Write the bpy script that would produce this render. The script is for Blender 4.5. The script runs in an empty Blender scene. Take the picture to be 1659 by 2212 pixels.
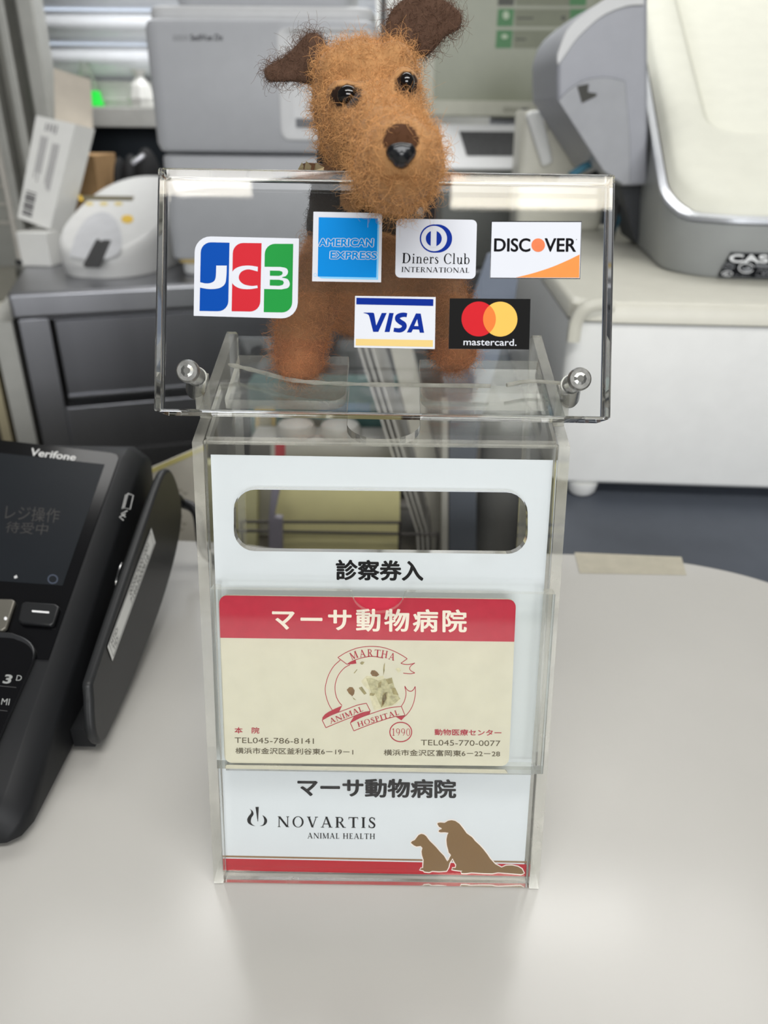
import bpy, bmesh, math, random
import numpy as np
from mathutils import Vector, Matrix, noise as mnoise
random.seed(7); rng = np.random.default_rng(7)
SC = bpy.context.scene
COL = SC.collection
PI = math.pi

# ------------------------------------------------------------------ camera
CAM_F, CAM_CX, CAM_CY = 1662.0, 829.5, 1106.0          # in pixels of the 1659 x 2212 frame
CAM_P = np.array([0.00251, -0.16508, 0.21898])
PITCH, YAW, ROLL = math.radians(27), .00728371, .01029425
def _rx(a): c, s = math.cos(a), math.sin(a); return np.array([[1,0,0],[0,c,-s],[0,s,c]])
def _rz(a): c, s = math.cos(a), math.sin(a); return np.array([[c,-s,0],[s,c,0],[0,0,1]])
CAM_R = _rz(YAW) @ _rx(PI/2 - PITCH) @ _rz(ROLL)
cd = bpy.data.cameras.new('camera'); cam = bpy.data.objects.new('camera', cd); COL.objects.link(cam)
m = Matrix.Identity(4)
for i in range(3):
    for j in range(3): m[i][j] = CAM_R[i, j]
    m[i][3] = CAM_P[i]
cam.matrix_world = m
cd.sensor_fit = 'HORIZONTAL'; cd.sensor_width = 36.0; cd.lens = 36.0*CAM_F/1659
cd.clip_start = .01; cd.clip_end = 30
cd.dof.use_dof = True; cd.dof.focus_distance = .225; cd.dof.aperture_fstop = 18
SC.camera = cam
# ------------------------------------------------------------------ view + world + lamps
SC.view_settings.view_transform = 'Standard'; SC.view_settings.look = 'None'
SC.view_settings.gamma = 1; SC.view_settings.exposure = 0.13
SC.view_settings.use_curve_mapping = False
w = bpy.data.worlds.new('room_light'); SC.world = w; w.use_nodes = True
bgn = w.node_tree.nodes['Background']; bgn.inputs[0].default_value = (.96, .98, 1.0, 1); bgn.inputs[1].default_value = .12
SC.cycles.max_bounces = 24; SC.cycles.transparent_max_bounces = 48
SC.cycles.transmission_bounces = 16; SC.cycles.glossy_bounces = 6; SC.cycles.diffuse_bounces = 4
SC.cycles.sample_clamp_indirect = 4.0
def area_lamp(name, loc, target, sx, sy, power, col):
    l = bpy.data.lights.new(name, 'AREA'); l.shape = 'RECTANGLE'; l.size = sx; l.size_y = sy
    l.energy = power; l.color = col
    o = bpy.data.objects.new(name, l); COL.objects.link(o); o.location = loc
    d = Vector(target) - Vector(loc); o.rotation_euler = d.to_track_quat('-Z', 'Y').to_euler()
    return o
area_lamp('ceiling_tube_right', (.40, -1.25, 1.585), (.40, .05, .2), .50, .075, 1.9, (1, .93, .78))
area_lamp('ceiling_tube_left', (-.50, -1.25, 1.59), (-.50, .05, .2), .28, .036, .45, (1, .93, .80))
area_lamp('front_fill', (.15, -3.0, .78), (0, .2, .1), 2.2, .8, 57, (.98, .99, 1))  # added fill behind the camera to brighten upright faces, not a known window
area_lamp('ceiling_panel_middle', (.1, -.45, 1.9), (0, -.1, 0), 1.0, .5, .5, (1, .99, .97))
area_lamp('near_counter_fill', (.06, -.18, .55), (.05, -.12, 0), .5, .10, 2.0, (1, .985, .96))  # added low lamp, makes the counter brighter towards its front
area_lamp('ceiling_light_band', (.05, .98, 1.56), (.05, .94, 0), 1.8, .46, 8.5, (1, .99, .965))
area_lamp('ceiling_panel_staff_side', (.05, 1.09, 1.53), (.05, 1.0, 0), 1.15, .13, 3.2, (1, .99, .96))

area_lamp('blind_glare_fill', (-.14, 1.12, .80), (-.14, 1.27, .38), .30, .07, 3.2, (1, 1, 1))  # added lamp above the view, puts glare on the blind slats
# ------------------------------------------------------------------ helpers
def ray(px, py): return CAM_R @ np.array([(px-CAM_CX)/CAM_F, -(py-CAM_CY)/CAM_F, -1.0])
def at(px, py, X=None, Y=None, Z=None):                 # pixel -> point on the plane X, Y or Z = const
    d = ray(px, py)
    t = (X-CAM_P[0])/d[0] if X is not None else (Y-CAM_P[1])/d[1] if Y is not None else (Z-CAM_P[2])/d[2]
    return CAM_P + t*d
def on(px, py, P0, n):                                   # pixel -> point on a plane
    d = ray(px, py); return CAM_P + d*(np.dot(P0-CAM_P, n)/np.dot(d, n))
def lin(c): return tuple(((x/255)/12.92 if x/255 <= .04045 else ((x/255+.055)/1.055)**2.4) for x in c)
MATS = {}
PRINT = set('ink print jcb amex diners discover visa mastercard card sticker photo plate insert label logo icon'.split())
def M(key, rgb=(200,200,200), rough=.5, metal=0, spec=.5, var=.05, scale=60, bump=0, emit=0, coat=0, aniso=None):
    if key in MATS: return MATS[key]
    if key.split('_')[0] in PRINT: spec, rough = .06, max(rough, .5)
    mt = bpy.data.materials.new(key); mt.use_nodes = True; nt = mt.node_tree; b = nt.nodes['Principled BSDF']
    c = lin(rgb)
    tc = nt.nodes.new('ShaderNodeTexCoord'); nz = nt.nodes.new('ShaderNodeTexNoise'); nz.inputs['Scale'].default_value = scale
    nz.inputs['Detail'].default_value = 4
    if aniso is not None:
        mp = nt.nodes.new('ShaderNodeMapping'); mp.inputs['Scale'].default_value = aniso
        nt.links.new(tc.outputs['Object'], mp.inputs[0]); nt.links.new(mp.outputs[0], nz.inputs['Vector'])
    else: nt.links.new(tc.outputs['Object'], nz.inputs['Vector'])
    rp = nt.nodes.new('ShaderNodeValToRGB')
    rp.color_ramp.elements[0].position = .3; rp.color_ramp.elements[1].position = .7
    rp.color_ramp.elements[0].color = tuple(x*(1-var) for x in c)+(1,); rp.color_ramp.elements[1].color = tuple(min(1, x*(1+var)) for x in c)+(1,)
    nt.links.new(nz.outputs['Fac'], rp.inputs[0]); nt.links.new(rp.outputs[0], b.inputs['Base Color'])
    b.inputs['Roughness'].default_value = rough; b.inputs['Metallic'].default_value = metal
    b.inputs['Specular IOR Level'].default_value = spec
    if coat: b.inputs['Coat Weight'].default_value = coat; b.inputs['Coat Roughness'].default_value = .08
    if emit:
        nt.links.new(rp.outputs[0], b.inputs['Emission Color']); b.inputs['Emission Strength'].default_value = emit
    if bump:
        bp = nt.nodes.new('ShaderNodeBump'); bp.inputs['Strength'].default_value = bump; bp.inputs['Distance'].default_value = .001
        nt.links.new(nz.outputs['Fac'], bp.inputs['Height']); nt.links.new(bp.outputs[0], b.inputs['Normal'])
    MATS[key] = mt; return mt
def clear_mat(key, tint=(.985,.988,.98), haze=.03, gloss=.6, haze_col=(205,203,196)):
    """thin cast-acrylic sheet: mostly clear, a Fresnel sheen, a little dusty haze"""
    if key in MATS: return MATS[key]
    mt = bpy.data.materials.new(key); mt.use_nodes = True; nt = mt.node_tree; nt.nodes.clear()
    out = nt.nodes.new('ShaderNodeOutputMaterial'); tr = nt.nodes.new('ShaderNodeBsdfTransparent'); tr.inputs[0].default_value = tint+(1,)
    gl = nt.nodes.new('ShaderNodeBsdfGlossy'); gl.inputs['Roughness'].default_value = .06; gl.inputs[0].default_value = (.9,.9,.9,1)
    df = nt.nodes.new('ShaderNodeBsdfDiffuse'); df.inputs[0].default_value = lin(haze_col)+(1,)
    fr = nt.nodes.new('ShaderNodeFresnel'); fr.inputs['IOR'].default_value = 1.49
    mu = nt.nodes.new('ShaderNodeMath'); mu.operation = 'MULTIPLY'; mu.inputs[1].default_value = gloss
    nt.links.new(fr.outputs[0], mu.inputs[0])
    m1 = nt.nodes.new('ShaderNodeMixShader'); nt.links.new(mu.outputs[0], m1.inputs[0]); nt.links.new(tr.outputs[0], m1.inputs[1]); nt.links.new(gl.outputs[0], m1.inputs[2])
    tc = nt.nodes.new('ShaderNodeTexCoord'); nz = nt.nodes.new('ShaderNodeTexNoise'); nz.inputs['Scale'].default_value = 90; nz.inputs['Detail'].default_value = 6
    nt.links.new(tc.outputs['Object'], nz.inputs['Vector'])
    rp = nt.nodes.new('ShaderNodeMapRange'); rp.inputs['From Min'].default_value = .3; rp.inputs['From Max'].default_value = .8
    rp.inputs['To Min'].default_value = haze*.5; rp.inputs['To Max'].default_value = haze*2
    nt.links.new(nz.outputs['Fac'], rp.inputs['Value'])
    m2 = nt.nodes.new('ShaderNodeMixShader'); nt.links.new(rp.outputs[0], m2.inputs[0]); nt.links.new(m1.outputs[0], m2.inputs[1]); nt.links.new(df.outputs[0], m2.inputs[2])
    nt.links.new(m2.outputs[0], out.inputs[0]); MATS[key] = mt; return mt
def glass_mat(key, col=(1,1,1), rough=0, ior=1.49):
    if key in MATS: return MATS[key]
    mt = bpy.data.materials.new(key); mt.use_nodes = True; nt = mt.node_tree; b = nt.nodes['Principled BSDF']
    b.inputs['Transmission Weight'].default_value = 1; b.inputs['IOR'].default_value = ior; b.inputs['Base Color'].default_value = col+(1,)
    tc = nt.nodes.new('ShaderNodeTexCoord'); nz = nt.nodes.new('ShaderNodeTexNoise'); nz.inputs['Scale'].default_value = 40
    mr = nt.nodes.new('ShaderNodeMapRange'); mr.inputs['To Min'].default_value = rough; mr.inputs['To Max'].default_value = rough+.01
    nt.links.new(tc.outputs['Object'], nz.inputs['Vector']); nt.links.new(nz.outputs['Fac'], mr.inputs['Value']); nt.links.new(mr.outputs[0], b.inputs['Roughness'])
    MATS[key] = mt; return mt

class MB:
    """collects shapes, then links them as ONE mesh object"""
    def __init__(s): s.v = []; s.f = []; s.mi = []; s.mats = []
    def mid(s, mt):
        if mt not in s.mats: s.mats.append(mt)
        return s.mats.index(mt)
    def add(s, vs, fs, mt):
        k = len(s.v); i = s.mid(mt)
        s.v += [tuple(float(c) for c in p) for p in vs]
        for f in fs: s.f.append(tuple(k+j for j in f)); s.mi.append(i)
        return s
    def box(s, lo, hi, mt, mat4=None):
        (a,b,c),(d,e,g) = lo, hi
        vs = [(a,b,c),(d,b,c),(d,e,c),(a,e,c),(a,b,g),(d,b,g),(d,e,g),(a,e,g)]
        if mat4 is not None: vs = [mat4 @ Vector(p) for p in vs]
        return s.add(vs, [(3,2,1,0),(4,5,6,7),(0,1,5,4),(1,2,6,5),(2,3,7,6),(3,0,4,7)], mt)
    def prism(s, poly, vec, mt, side=None):
        """poly: list of 3-D points (planar), extruded by vec"""
        n = len(poly); P = [np.array(p, float) for p in poly]; v = np.array(vec, float)
        nn = sum(np.cross(P[i]-P[0], P[(i+1) % n]-P[0]) for i in range(n))
        if np.dot(nn, v) > 0: P = P[::-1]
        vs = P + [p+v for p in P]
        s.add(vs, [tuple(range(n)), tuple(range(2*n-1, n-1, -1))], mt)
        k = len(s.v)-2*n; i = s.mid(side or mt)
        for a in range(n):
            b = (a+1) % n; s.f.append((k+a, k+n+a, k+n+b, k+b)); s.mi.append(i)
        return s
    def loft(s, loops, mt, cap0=True, cap1=True):
        n = len(loops[0]); vs = [p for l in loops for p in l]; fs = []
        for k in range(len(loops)-1):
            for a in range(n):
                b = (a+1) % n; fs.append((k*n+a, k*n+b, (k+1)*n+b, (k+1)*n+a))
        if cap0: fs.append(tuple(range(n-1, -1, -1)))
        if cap1: fs.append(tuple(range((len(loops)-1)*n, len(loops)*n)))
        return s.add(vs, fs, mt)
    def tube(s, pts, r, mt, n=10):
        P = [np.array(p, float) for p in pts]; loops = []; up = np.array([.31,.17,.93])
        for i, p in enumerate(P):
            t = P[min(i+1, len(P)-1)] - P[max(i-1, 0)]; t /= np.linalg.norm(t)
            a = np.cross(t, up); a /= np.linalg.norm(a); b = np.cross(t, a); up = -np.cross(t, a) if False else up
            rr = r[i] if hasattr(r, '__len__') else r
            loops.append([p + rr*(math.cos(2*PI*k/n)*a + math.sin(2*PI*k/n)*b) for k in range(n)])
        return s.loft(loops, mt)
    def ell(s, c, ax, mt, nu=24, nv=14):
        """ellipsoid: centre, three axis vectors"""
        c = np.array(c, float); ax = [np.array(a, float) for a in ax]; vs = [c+ax[2]]; fs = []
        for i in range(1, nv):
            th = PI*i/nv
            for j in range(nu):
                ph = 2*PI*j/nu; vs.append(c + math.sin(th)*(math.cos(ph)*ax[0]+math.sin(ph)*ax[1]) + math.cos(th)*ax[2])
        vs.append(c-ax[2]); L = len(vs)-1
        for j in range(nu): fs.append((0, 1+j, 1+(j+1) % nu)); fs.append((L, L-1-j, L-1-(j+1) % nu))
        for i in range(nv-2):
            for j in range(nu):
                a = 1+i*nu+j; b = 1+i*nu+(j+1) % nu; fs.append((a, a+nu, b+nu, b))
        return s.add(vs, fs, mt)
    def build(s, name, parent=None, smooth=False, bevel=0, seg=3, ang=35, fixn=True):
        me = bpy.data.meshes.new(name); me.from_pydata(s.v, [], s.f)
        for mt in s.mats: me.materials.append(mt)
        me.polygons.foreach_set('material_index', s.mi)
        if fixn:
            bm = bmesh.new(); bm.from_mesh(me); bmesh.ops.recalc_face_normals(bm, faces=bm.faces); bm.to_mesh(me); bm.free()
        if smooth:
            me.polygons.foreach_set('use_smooth', [True]*len(me.polygons))
        me.update(); o = bpy.data.objects.new(name, me); COL.objects.link(o)
        if smooth and smooth != 'all':
            try: me.set_sharp_from_angle(angle=math.radians(40))
            except Exception: pass
        if bevel:
            b = o.modifiers.new('bevel', 'BEVEL'); b.width = bevel; b.segments = seg; b.limit_method = 'ANGLE'; b.angle_limit = math.radians(ang)
            me.polygons.foreach_set('use_smooth', [True]*len(me.polygons))
            try: me.set_sharp_from_angle(angle=math.radians(80))
            except Exception: pass
        if parent is not None: put(o, parent)
        return o
def put(o, parent):
    o.parent = parent; o.matrix_parent_inverse = Matrix.Translation(-parent.location) if parent.type == 'EMPTY' else Matrix.Identity(4)
def tag(o, label=None, cat=None, group=None, kind=None):
    if label: o['label'] = label
    if cat: o['category'] = cat
    if group: o['group'] = group
    if kind: o['kind'] = kind
    return o
def thing(name, loc, label, cat, group=None):
    e = bpy.data.objects.new(name, None); COL.objects.link(e); e.location = [float(c) for c in loc]; e.empty_display_size = .02
    return tag(e, label, cat, group)
def struct(o, kind='structure'): o['kind'] = kind; return o
def rrect(x0, y0, x1, y1, r, n=6):
    """rounded rectangle outline in 2-D; r = radius or 4 radii (x0y0, x1y0, x1y1, x0y1)"""
    r = [r]*4 if not hasattr(r, '__len__') else r; out = []
    for (cx, cy, a0, q) in ((x0, y0, PI, r[0]), (x1, y0, 1.5*PI, r[1]), (x1, y1, 0, r[2]), (x0, y1, .5*PI, r[3])):
        if q == 0: out.append((cx, cy)); continue
        ox = cx + (q if cx == x0 else -q); oy = cy + (q if cy == y0 else -q)
        for k in range(n+1):
            a = a0 + .5*PI*k/n; out.append((ox+q*math.cos(a), oy+q*math.sin(a)))
    return out
def quad_map(q):
    """bilinear map from the unit square to a pixel quad TL,TR,BR,BL"""
    q = [np.array(p, float) for p in q]
    return lambda u, v: (q[0]*(1-u)+q[1]*u)*(1-v) + (q[3]*(1-u)+q[2]*u)*v
# ---------------------------------------------------------------- lettering
_tc = {}
def text_mesh(body, bold=0, spacing=1.0, shear=0.0):
    k = (body, bold, spacing, shear)
    if k in _tc: return _tc[k]
    cu = bpy.data.curves.new('t', 'FONT'); cu.body = body; cu.offset = bold; cu.space_character = spacing; cu.shear = shear
    cu.resolution_u = 5; cu.fill_mode = 'FRONT'
    o = bpy.data.objects.new('t', cu); COL.objects.link(o)
    dg = bpy.context.evaluated_depsgraph_get(); dg.update(); ev = o.evaluated_get(dg); me = ev.to_mesh()
    vs = np.array([(v.co.x, v.co.y) for v in me.vertices]); fs = [tuple(p.vertices) for p in me.polygons]
    ev.to_mesh_clear(); bpy.data.objects.remove(o); bpy.data.curves.remove(cu)
    lo, hi = vs.min(0), vs.max(0); vs = (vs-lo)/np.maximum(hi-lo, 1e-9); vs[:,1] = 1-vs[:,1]
    _tc[k] = (vs, fs); return _tc[k]
def ringseg(cx, cy, ro, ri, a0, a1, n=18):
    """elliptic ring segment, outer radii ro, inner radii ri -> quads"""
    out = []
    for k in range(n):
        p = math.radians(a0+(a1-a0)*k/n); q = math.radians(a0+(a1-a0)*(k+1)/n)
        out.append([(cx+ro[0]*math.cos(p), cy+ro[1]*math.sin(p)), (cx+ro[0]*math.cos(q), cy+ro[1]*math.sin(q)),
                    (cx+ri[0]*math.cos(q), cy+ri[1]*math.sin(q)), (cx+ri[0]*math.cos(p), cy+ri[1]*math.sin(p))])
    return out
def thick(pts, ws):
    """polyline with a width per point -> quads"""
    P = [np.array(p, float) for p in pts]; L = []; Rr = []
    ws = ws if hasattr(ws, '__len__') else [ws]*len(P)
    for i, p in enumerate(P):
        t = P[min(i+1, len(P)-1)]-P[max(i-1, 0)]; t = t/max(np.linalg.norm(t), 1e-9); nn = np.array([-t[1], t[0]])
        L.append(p+nn*ws[i]/2); Rr.append(p-nn*ws[i]/2)
    return [[L[i], L[i+1], Rr[i+1], Rr[i]] for i in range(len(P)-1)]
def smooth_line(pts, n=8):
    """Catmull-Rom through pts"""
    P = [np.array(p, float) for p in pts]; P = [2*P[0]-P[1]]+P+[2*P[-1]-P[-2]]; out = []
    for i in range(1, len(P)-2):
        for k in range(n):
            t = k/n; a, b, c, d = P[i-1:i+3]
            out.append(.5*((2*b)+(-a+c)*t+(2*a-5*b+4*c-d)*t*t+(-a+3*b-3*c+d)*t**3))
    out.append(P[-2]); return out
def serif_glyph(ch):
    """roman letter, cap height 1, y up -> (width, list of polygons)"""
    T, t, s, e = .175, .072, .06, .075
    R = lambda x0, y0, x1, y1: [(x0,y0),(x1,y0),(x1,y1),(x0,y1)]
    def stem(x, w=T, y0=0, y1=1, top=True, bot=True):
        o = [R(x, y0, x+w, y1)]
        if bot: o.append(R(x-e, y0, x+w+e, y0+s))
        if top: o.append(R(x-e, y1-s, x+w+e, y1))
        return o
    D = lambda a, b, w: [[(a[0]-w/2,a[1]),(a[0]+w/2,a[1]),(b[0]+w/2,b[1]),(b[0]-w/2,b[1])]]
    if ch == ' ': return .35, []
    if ch == 'I': return .36, stem(.11)
    if ch == 'N': return .98, stem(.13, t, 0, 1)+stem(.82, t)+D((.16,1),(.84,0),T*1.15)
    if ch == 'O': return .98, ringseg(.49,.5,(.45,.52),(.30,.47),0,360,36)
    if ch == 'V': return .90, D((.14,1),(.46,0),T)+D((.76,1),(.46,0),t)+[R(0,1-s,.30,1), R(.64,1-s,.90,1)]
    if ch == 'A': return .92, D((.45,1.02),(.13,0),t)+D((.45,1.02),(.78,0),T)+[R(.24,.30,.68,.30+t), R(0,0,.27,s), R(.62,0,.94,s)]
    if ch == 'R': return .86, stem(.11)+ringseg(.40,.74,(.28,.26),(.14,.21),-90,90)+[R(.2,1-t,.42,1), R(.2,.48,.42,.48+t)]+D((.42,.5),(.72,0),T)+[R(.62,0,.88,s)]
    if ch == 'P': return .72, stem(.11)+ringseg(.38,.72,(.28,.28),(.14,.23),-90,90)+[R(.2,1-t,.40,1), R(.2,.44,.40,.44+t)]
    if ch == 'D': return .94, stem(.11)+ringseg(.36,.5,(.50,.5),(.34,.45),-90,90,24)+[R(.1,1-t,.38,1), R(.1,0,.38,t)]
    if ch == 'T': return .80, stem(.33, T, top=False)+[R(.02,1-t,.79,1), R(.02,.78,.065,1), R(.745,.78,.79,1)]
    if ch == 'E': return .70, stem(.11)+[R(.1,1-t,.62,1), R(.1,0,.65,t), R(.1,.49,.5,.49+t), R(.58,.8,.62,1), R(.61,0,.65,.2), R(.46,.4,.5,.62)]
    if ch == 'L': return .66, stem(.11)+[R(.1,0,.62,t), R(.58,0,.62,.24)]
    if ch == 'H': return .98, stem(.12)+stem(.70)+[R(.2,.48,.75,.48+t)]
    if ch == 'M': return 1.12, stem(.13, t)+stem(.88, T)+D((.16,1),(.52,.02),T)+D((.92,1),(.52,.02),t)
    if ch == 'C': return .84, ringseg(.47,.5,(.43,.52),(.28,.47),40,320,32)+[R(.74,.64,.79,.9)]
    if ch == 'S':
        p = smooth_line([(.52,.80),(.40,.955),(.24,.96),(.13,.80),(.20,.62),(.38,.47),(.51,.30),(.46,.09),(.30,.03),(.15,.07),(.06,.24)], 6)
        n = len(p); ws = [t+(T-t)*math.exp(-((i/(n-1)-.5)/.22)**2) for i in range(n)]
        return .62, thick(p, ws)+[R(.50,.72,.545,.96), R(.035,.03,.08,.3)]
    if ch == 'i': return .34, [R(.10,0,.22,.64), R(.03,0,.29,s), R(.03,.6,.15,.65)]+ringseg(.16,.86,(.08,.08),(0,0),0,360,14)
    if ch == 'l': return .34, [R(.10,0,.22,1.04), R(.03,0,.29,s), R(.03,1,.15,1.05)]
    if ch == 'n': return .66, [R(.10,0,.22,.64), R(.03,0,.29,s), R(.03,.6,.15,.65), R(.44,0,.56,.45), R(.37,0,.63,s)]+ringseg(.35,.42,(.21,.24),(.09,.19),0,150)
    if ch == 'u': return .66, [R(.10,.2,.22,.65), R(.03,.6,.2,.65), R(.44,0,.56,.65), R(.37,.6,.5,.65), R(.5,0,.64,s)]+ringseg(.31,.22,(.21,.24),(.09,.19),190,360)
    if ch == 'b': return .66, [R(.08,0,.20,1.04), R(.01,1,.15,1.05)]+ringseg(.35,.33,(.26,.34),(.14,.29),0,360,28)
    if ch == 'e': return .56, ringseg(.29,.32,(.25,.34),(.13,.29),0,320,28)+[R(.1,.34,.5,.34+t)]
    if ch == 'r': return .46, [R(.10,0,.22,.64), R(.03,0,.29,s), R(.03,.6,.15,.65)]+ringseg(.34,.42,(.15,.24),(.09,.17),50,150)+ringseg(.40,.56,(.06,.06),(0,0),0,360,12)
    if ch == 's':
        p = smooth_line([(.36,.52),(.22,.63),(.10,.52),(.22,.36),(.35,.22),(.30,.05),(.17,.02),(.06,.14)], 6); n = len(p)
        return .44, thick(p, [.05+.08*math.exp(-((i/(n-1)-.5)/.25)**2) for i in range(n)])
    if ch == '1': return .46, [R(.18,0,.29,1), R(.08,0,.39,s), [(.05,.80),(.18,.88),(.18,1),(.25,1),(.05,.84)]]
    if ch == '0': return .60, ringseg(.29,.5,(.26,.52),(.17,.47),0,360,30)
    if ch == '9': return .60, ringseg(.28,.68,(.25,.33),(.16,.28),0,360,26)+ringseg(.20,.60,(.33,.60),(.25,.55),-75,12,14)
    return .5, [R(.05,0,.45,1)]
def serif_text(body, gap=.10):
    x = 0; polys = []
    for ch in body:
        w_, ps = serif_glyph(ch); polys += [[(x+p[0], p[1]) for p in q] for q in ps]; x += w_+gap
    A = np.array([p for q in polys for p in q]); lo = A.min(0); hi = A.max(0)
    return [[((p[0]-lo[0])/(hi[0]-lo[0]), 1-(p[1]-lo[1])/(hi[1]-lo[1])) for p in q] for q in polys]

class G:
    """graphics on a plane: shapes are given where the photograph shows them and land on the surface itself"""
    STEP = .00004
    def __init__(s, P0, n, slope=.0112):
        s.P0 = np.array(P0, float); s.n = np.array(n, float)/np.linalg.norm(n); s.slope = slope; s.mb = MB()
    def pt(s, p, layer=0): return on(p[0], p[1], s.P0 + s.n*s.STEP*layer, s.n)
    def new(s): s.mb = MB(); return s
    def slab(s, pts, th, mt, layer=0):
        P = [s.pt(p, layer) for p in pts]; s.mb.prism(P, -s.n*th, mt); return s
    def poly(s, pts, mt, layer=1):
        P = [s.pt(p, layer) for p in pts]; n = len(P)
        nn = sum(np.cross(P[i]-P[0], P[(i+1) % n]-P[0]) for i in range(n))
        if np.dot(nn, s.n) < 0: P = P[::-1]
        s.mb.add(P, [tuple(range(n))], mt); return s
    def polys(s, L, mt, layer=1):
        for p in L: s.poly(p, mt, layer)
        return s
    def line(s, pts, w, mt, layer=1, closed=False):
        pts = list(pts)+([pts[0]] if closed else []); return s.polys(thick(pts, w), mt, layer)
    def disc(s, c, r, mt, layer=1, n=40, ry=None):
        ry = ry or r; return s.poly([(c[0]+r*math.cos(2*PI*k/n), c[1]+ry*math.sin(2*PI*k/n)) for k in range(n)], mt, layer)
    def _q(s, x0, y0, x1, y1, rot=None):
        if rot is None:
            k = s.slope; return [(x0,y0),(x1,y0+k*(x1-x0)),(x1,y1+k*(x1-x0)),(x0,y1)]
        c, sn = math.cos(math.radians(rot)), math.sin(math.radians(rot)); mx, my = (x0+x1)/2, (y0+y1)/2
        return [(mx+(x-mx)*c+(y-my)*sn, my-(x-mx)*sn+(y-my)*c) for x, y in ((x0,y0),(x1,y0),(x1,y1),(x0,y1))]
    def text(s, body, x0, y0, x1, y1, mt, layer=1, bold=0, spacing=1, shear=0, rot=None, q=None, fat=0):
        vs, fs = text_mesh(body, bold, spacing, shear); f = quad_map(q or s._q(x0, y0, x1, y1, rot))
        A = [f(u, v) for u, v in vs]
        for i_, (dx, dy) in enumerate([(0, 0)] if not fat else [(-fat, 0), (fat, 0), (0, 0), (0, -.7*fat), (0, .7*fat), (fat*.6, fat*.5), (-fat*.6, -fat*.5), (-fat*.6, fat*.5), (fat*.6, -fat*.5)]):
            s.mb.add([s.pt(a+(dx, dy), layer+.07*i_) for a in A], fs, mt)
        return s
    def serif(s, body, x0, y0, x1, y1, mt, layer=1, gap=.10, rot=None, q=None):
        f = quad_map(q or s._q(x0, y0, x1, y1, rot))
        for k, pl in enumerate(serif_text(body, gap)): s.poly([f(u, v) for u, v in pl], mt, layer)
        return s
    def build(s, name, parent=None, **k):
        o = s.mb.build(name, parent, fixn=False, **k); s.mb = MB(); return o
# ================================================================== materials
white_lam = M('counter_laminate', (186,184,179), .17, var=.02, scale=14, spec=.5)
steel = M('brushed_steel', (158,159,164), .34, metal=1, var=.10, scale=5, aniso=(3,3,.1))
steel_d = M('brushed_steel_panel', (132,133,138), .36, metal=1, var=.14, scale=4, aniso=(3,3,.1))
chrome = M('chrome', (205,205,205), .12, metal=1, var=.05)
lab_grey = M('instrument_grey', (186,188,192), .45, var=.02)
lab_light = M('instrument_light_grey', (212,213,214), .4, var=.02)
white_pl = M('white_plastic', (241,242,240), .35, var=.02)
off_white = M('aged_white_plastic', (218,216,203), .4, var=.03)
cream_pl = M('register_cream', (226,226,212), .38, var=.02)
reg_grey = M('register_grey', (150,153,153), .42, var=.03)
reg_blue = M('register_blue_grey', (158,160,168), .4, var=.03)
silver = M('silver_trim', (205,208,214), .28, metal=.6, var=.03)
seam_d = M('seam_dark', (92,92,94), .6)
black_pl = M('black_plastic', (24,25,27), .42, var=.1)
black_gl = M('black_gloss', (9,9,11), .12, var=.1)
dark_navy = M('dark_navy', (34,41,50), .6, var=.1)
paper = M('paper_white', (226,226,222), .7, var=.02)
card_brown = M('cardboard', (168,134,92), .8, var=.08)
ink = M('ink_black', (12,11,15), .6, var=.03)
ink_grey = M('ink_grey', (130,128,132), .7, var=.05)
yellow_pl = M('yellow_plastic', (226,186,60), .45)
# ================================================================== setting
FZ = -.95
o = MB().box((-2.2,-2.6,FZ-.05),(2.2,1.6,FZ), M('floor_vinyl', (96,92,86), .5, var=.1, scale=8)).build('floor'); struct(o)
o = MB().box((-1.2,1.30,FZ),(2.2,1.36,.204), M('wall_lower_paint', (38,46,54), .7, var=.08, scale=6)).build('wall_back'); struct(o)
o = MB().box((.02,1.30,.205),(2.2,1.36,1.9), M('wall_upper_paint', (206,206,200), .8, var=.03, scale=6)).build('wall_right'); struct(o)
o = MB().box((-1.6,1.04,FZ),(-.545,1.08,1.9), M('wall_left_paint', (150,150,143), .75, var=.03, scale=6)).build('wall_left'); struct(o)
# window frame upright (ribbed aluminium section)
fr = MB(); al = M('aluminium_frame', (176,176,170), .45, metal=.25, var=.05)
for k, (a, b, y) in enumerate(((-.545,-.528,1.00),(-.527,-.512,1.02),(-.511,-.499,1.0),(-.498,-.484,1.03),(-.483,-.462,1.00))):
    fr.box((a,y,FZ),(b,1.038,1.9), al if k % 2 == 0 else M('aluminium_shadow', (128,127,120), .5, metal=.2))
o = fr.build('trim_1', bevel=.002); struct(o)
o = MB().box((-.80,1.19,.205),(.018,1.30,.233), M('sill_white', (196,196,192), .45)).box((-.80,1.245,.2331),(.018,1.30,.271), MATS['sill_white']).box((-.36,1.238,.2345),(-.20,1.2449,.240), seam_d).box((-.80,1.240,.243),(.018,1.2449,.246), MATS['sill_white']).build('trim_2', bevel=.003); struct(o)
o = MB().box((-.80,1.301,.2711),(.018,1.31,1.2), M('window_pane_daylight', (236,242,250), .3, emit=1.6)).build('window_1'); struct(o)
# venetian blind: each slat its own part
bl = thing('window_blind', (-.22,1.27,.2715), 'glossy white horizontal window blind behind the grey analyser', 'blind')
slm = M('blind_slat', (224,227,232), .2, var=.03, spec=.9)
for k in range(20):
    z0 = .2715+.046*k; loops = []
    for x in (-.79, .013):
        L = [(x, 1.262-.022*math.sin(PI*min(t*1.0,1))-.012*t, z0+.049*t) for t in np.linspace(0,1,8)]
        loops.append(L+[(p[0], p[1]+.0012, p[2]) for p in L[::-1]])
    MB().loft(loops, slm).build('slat', bl, smooth=True)
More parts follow.
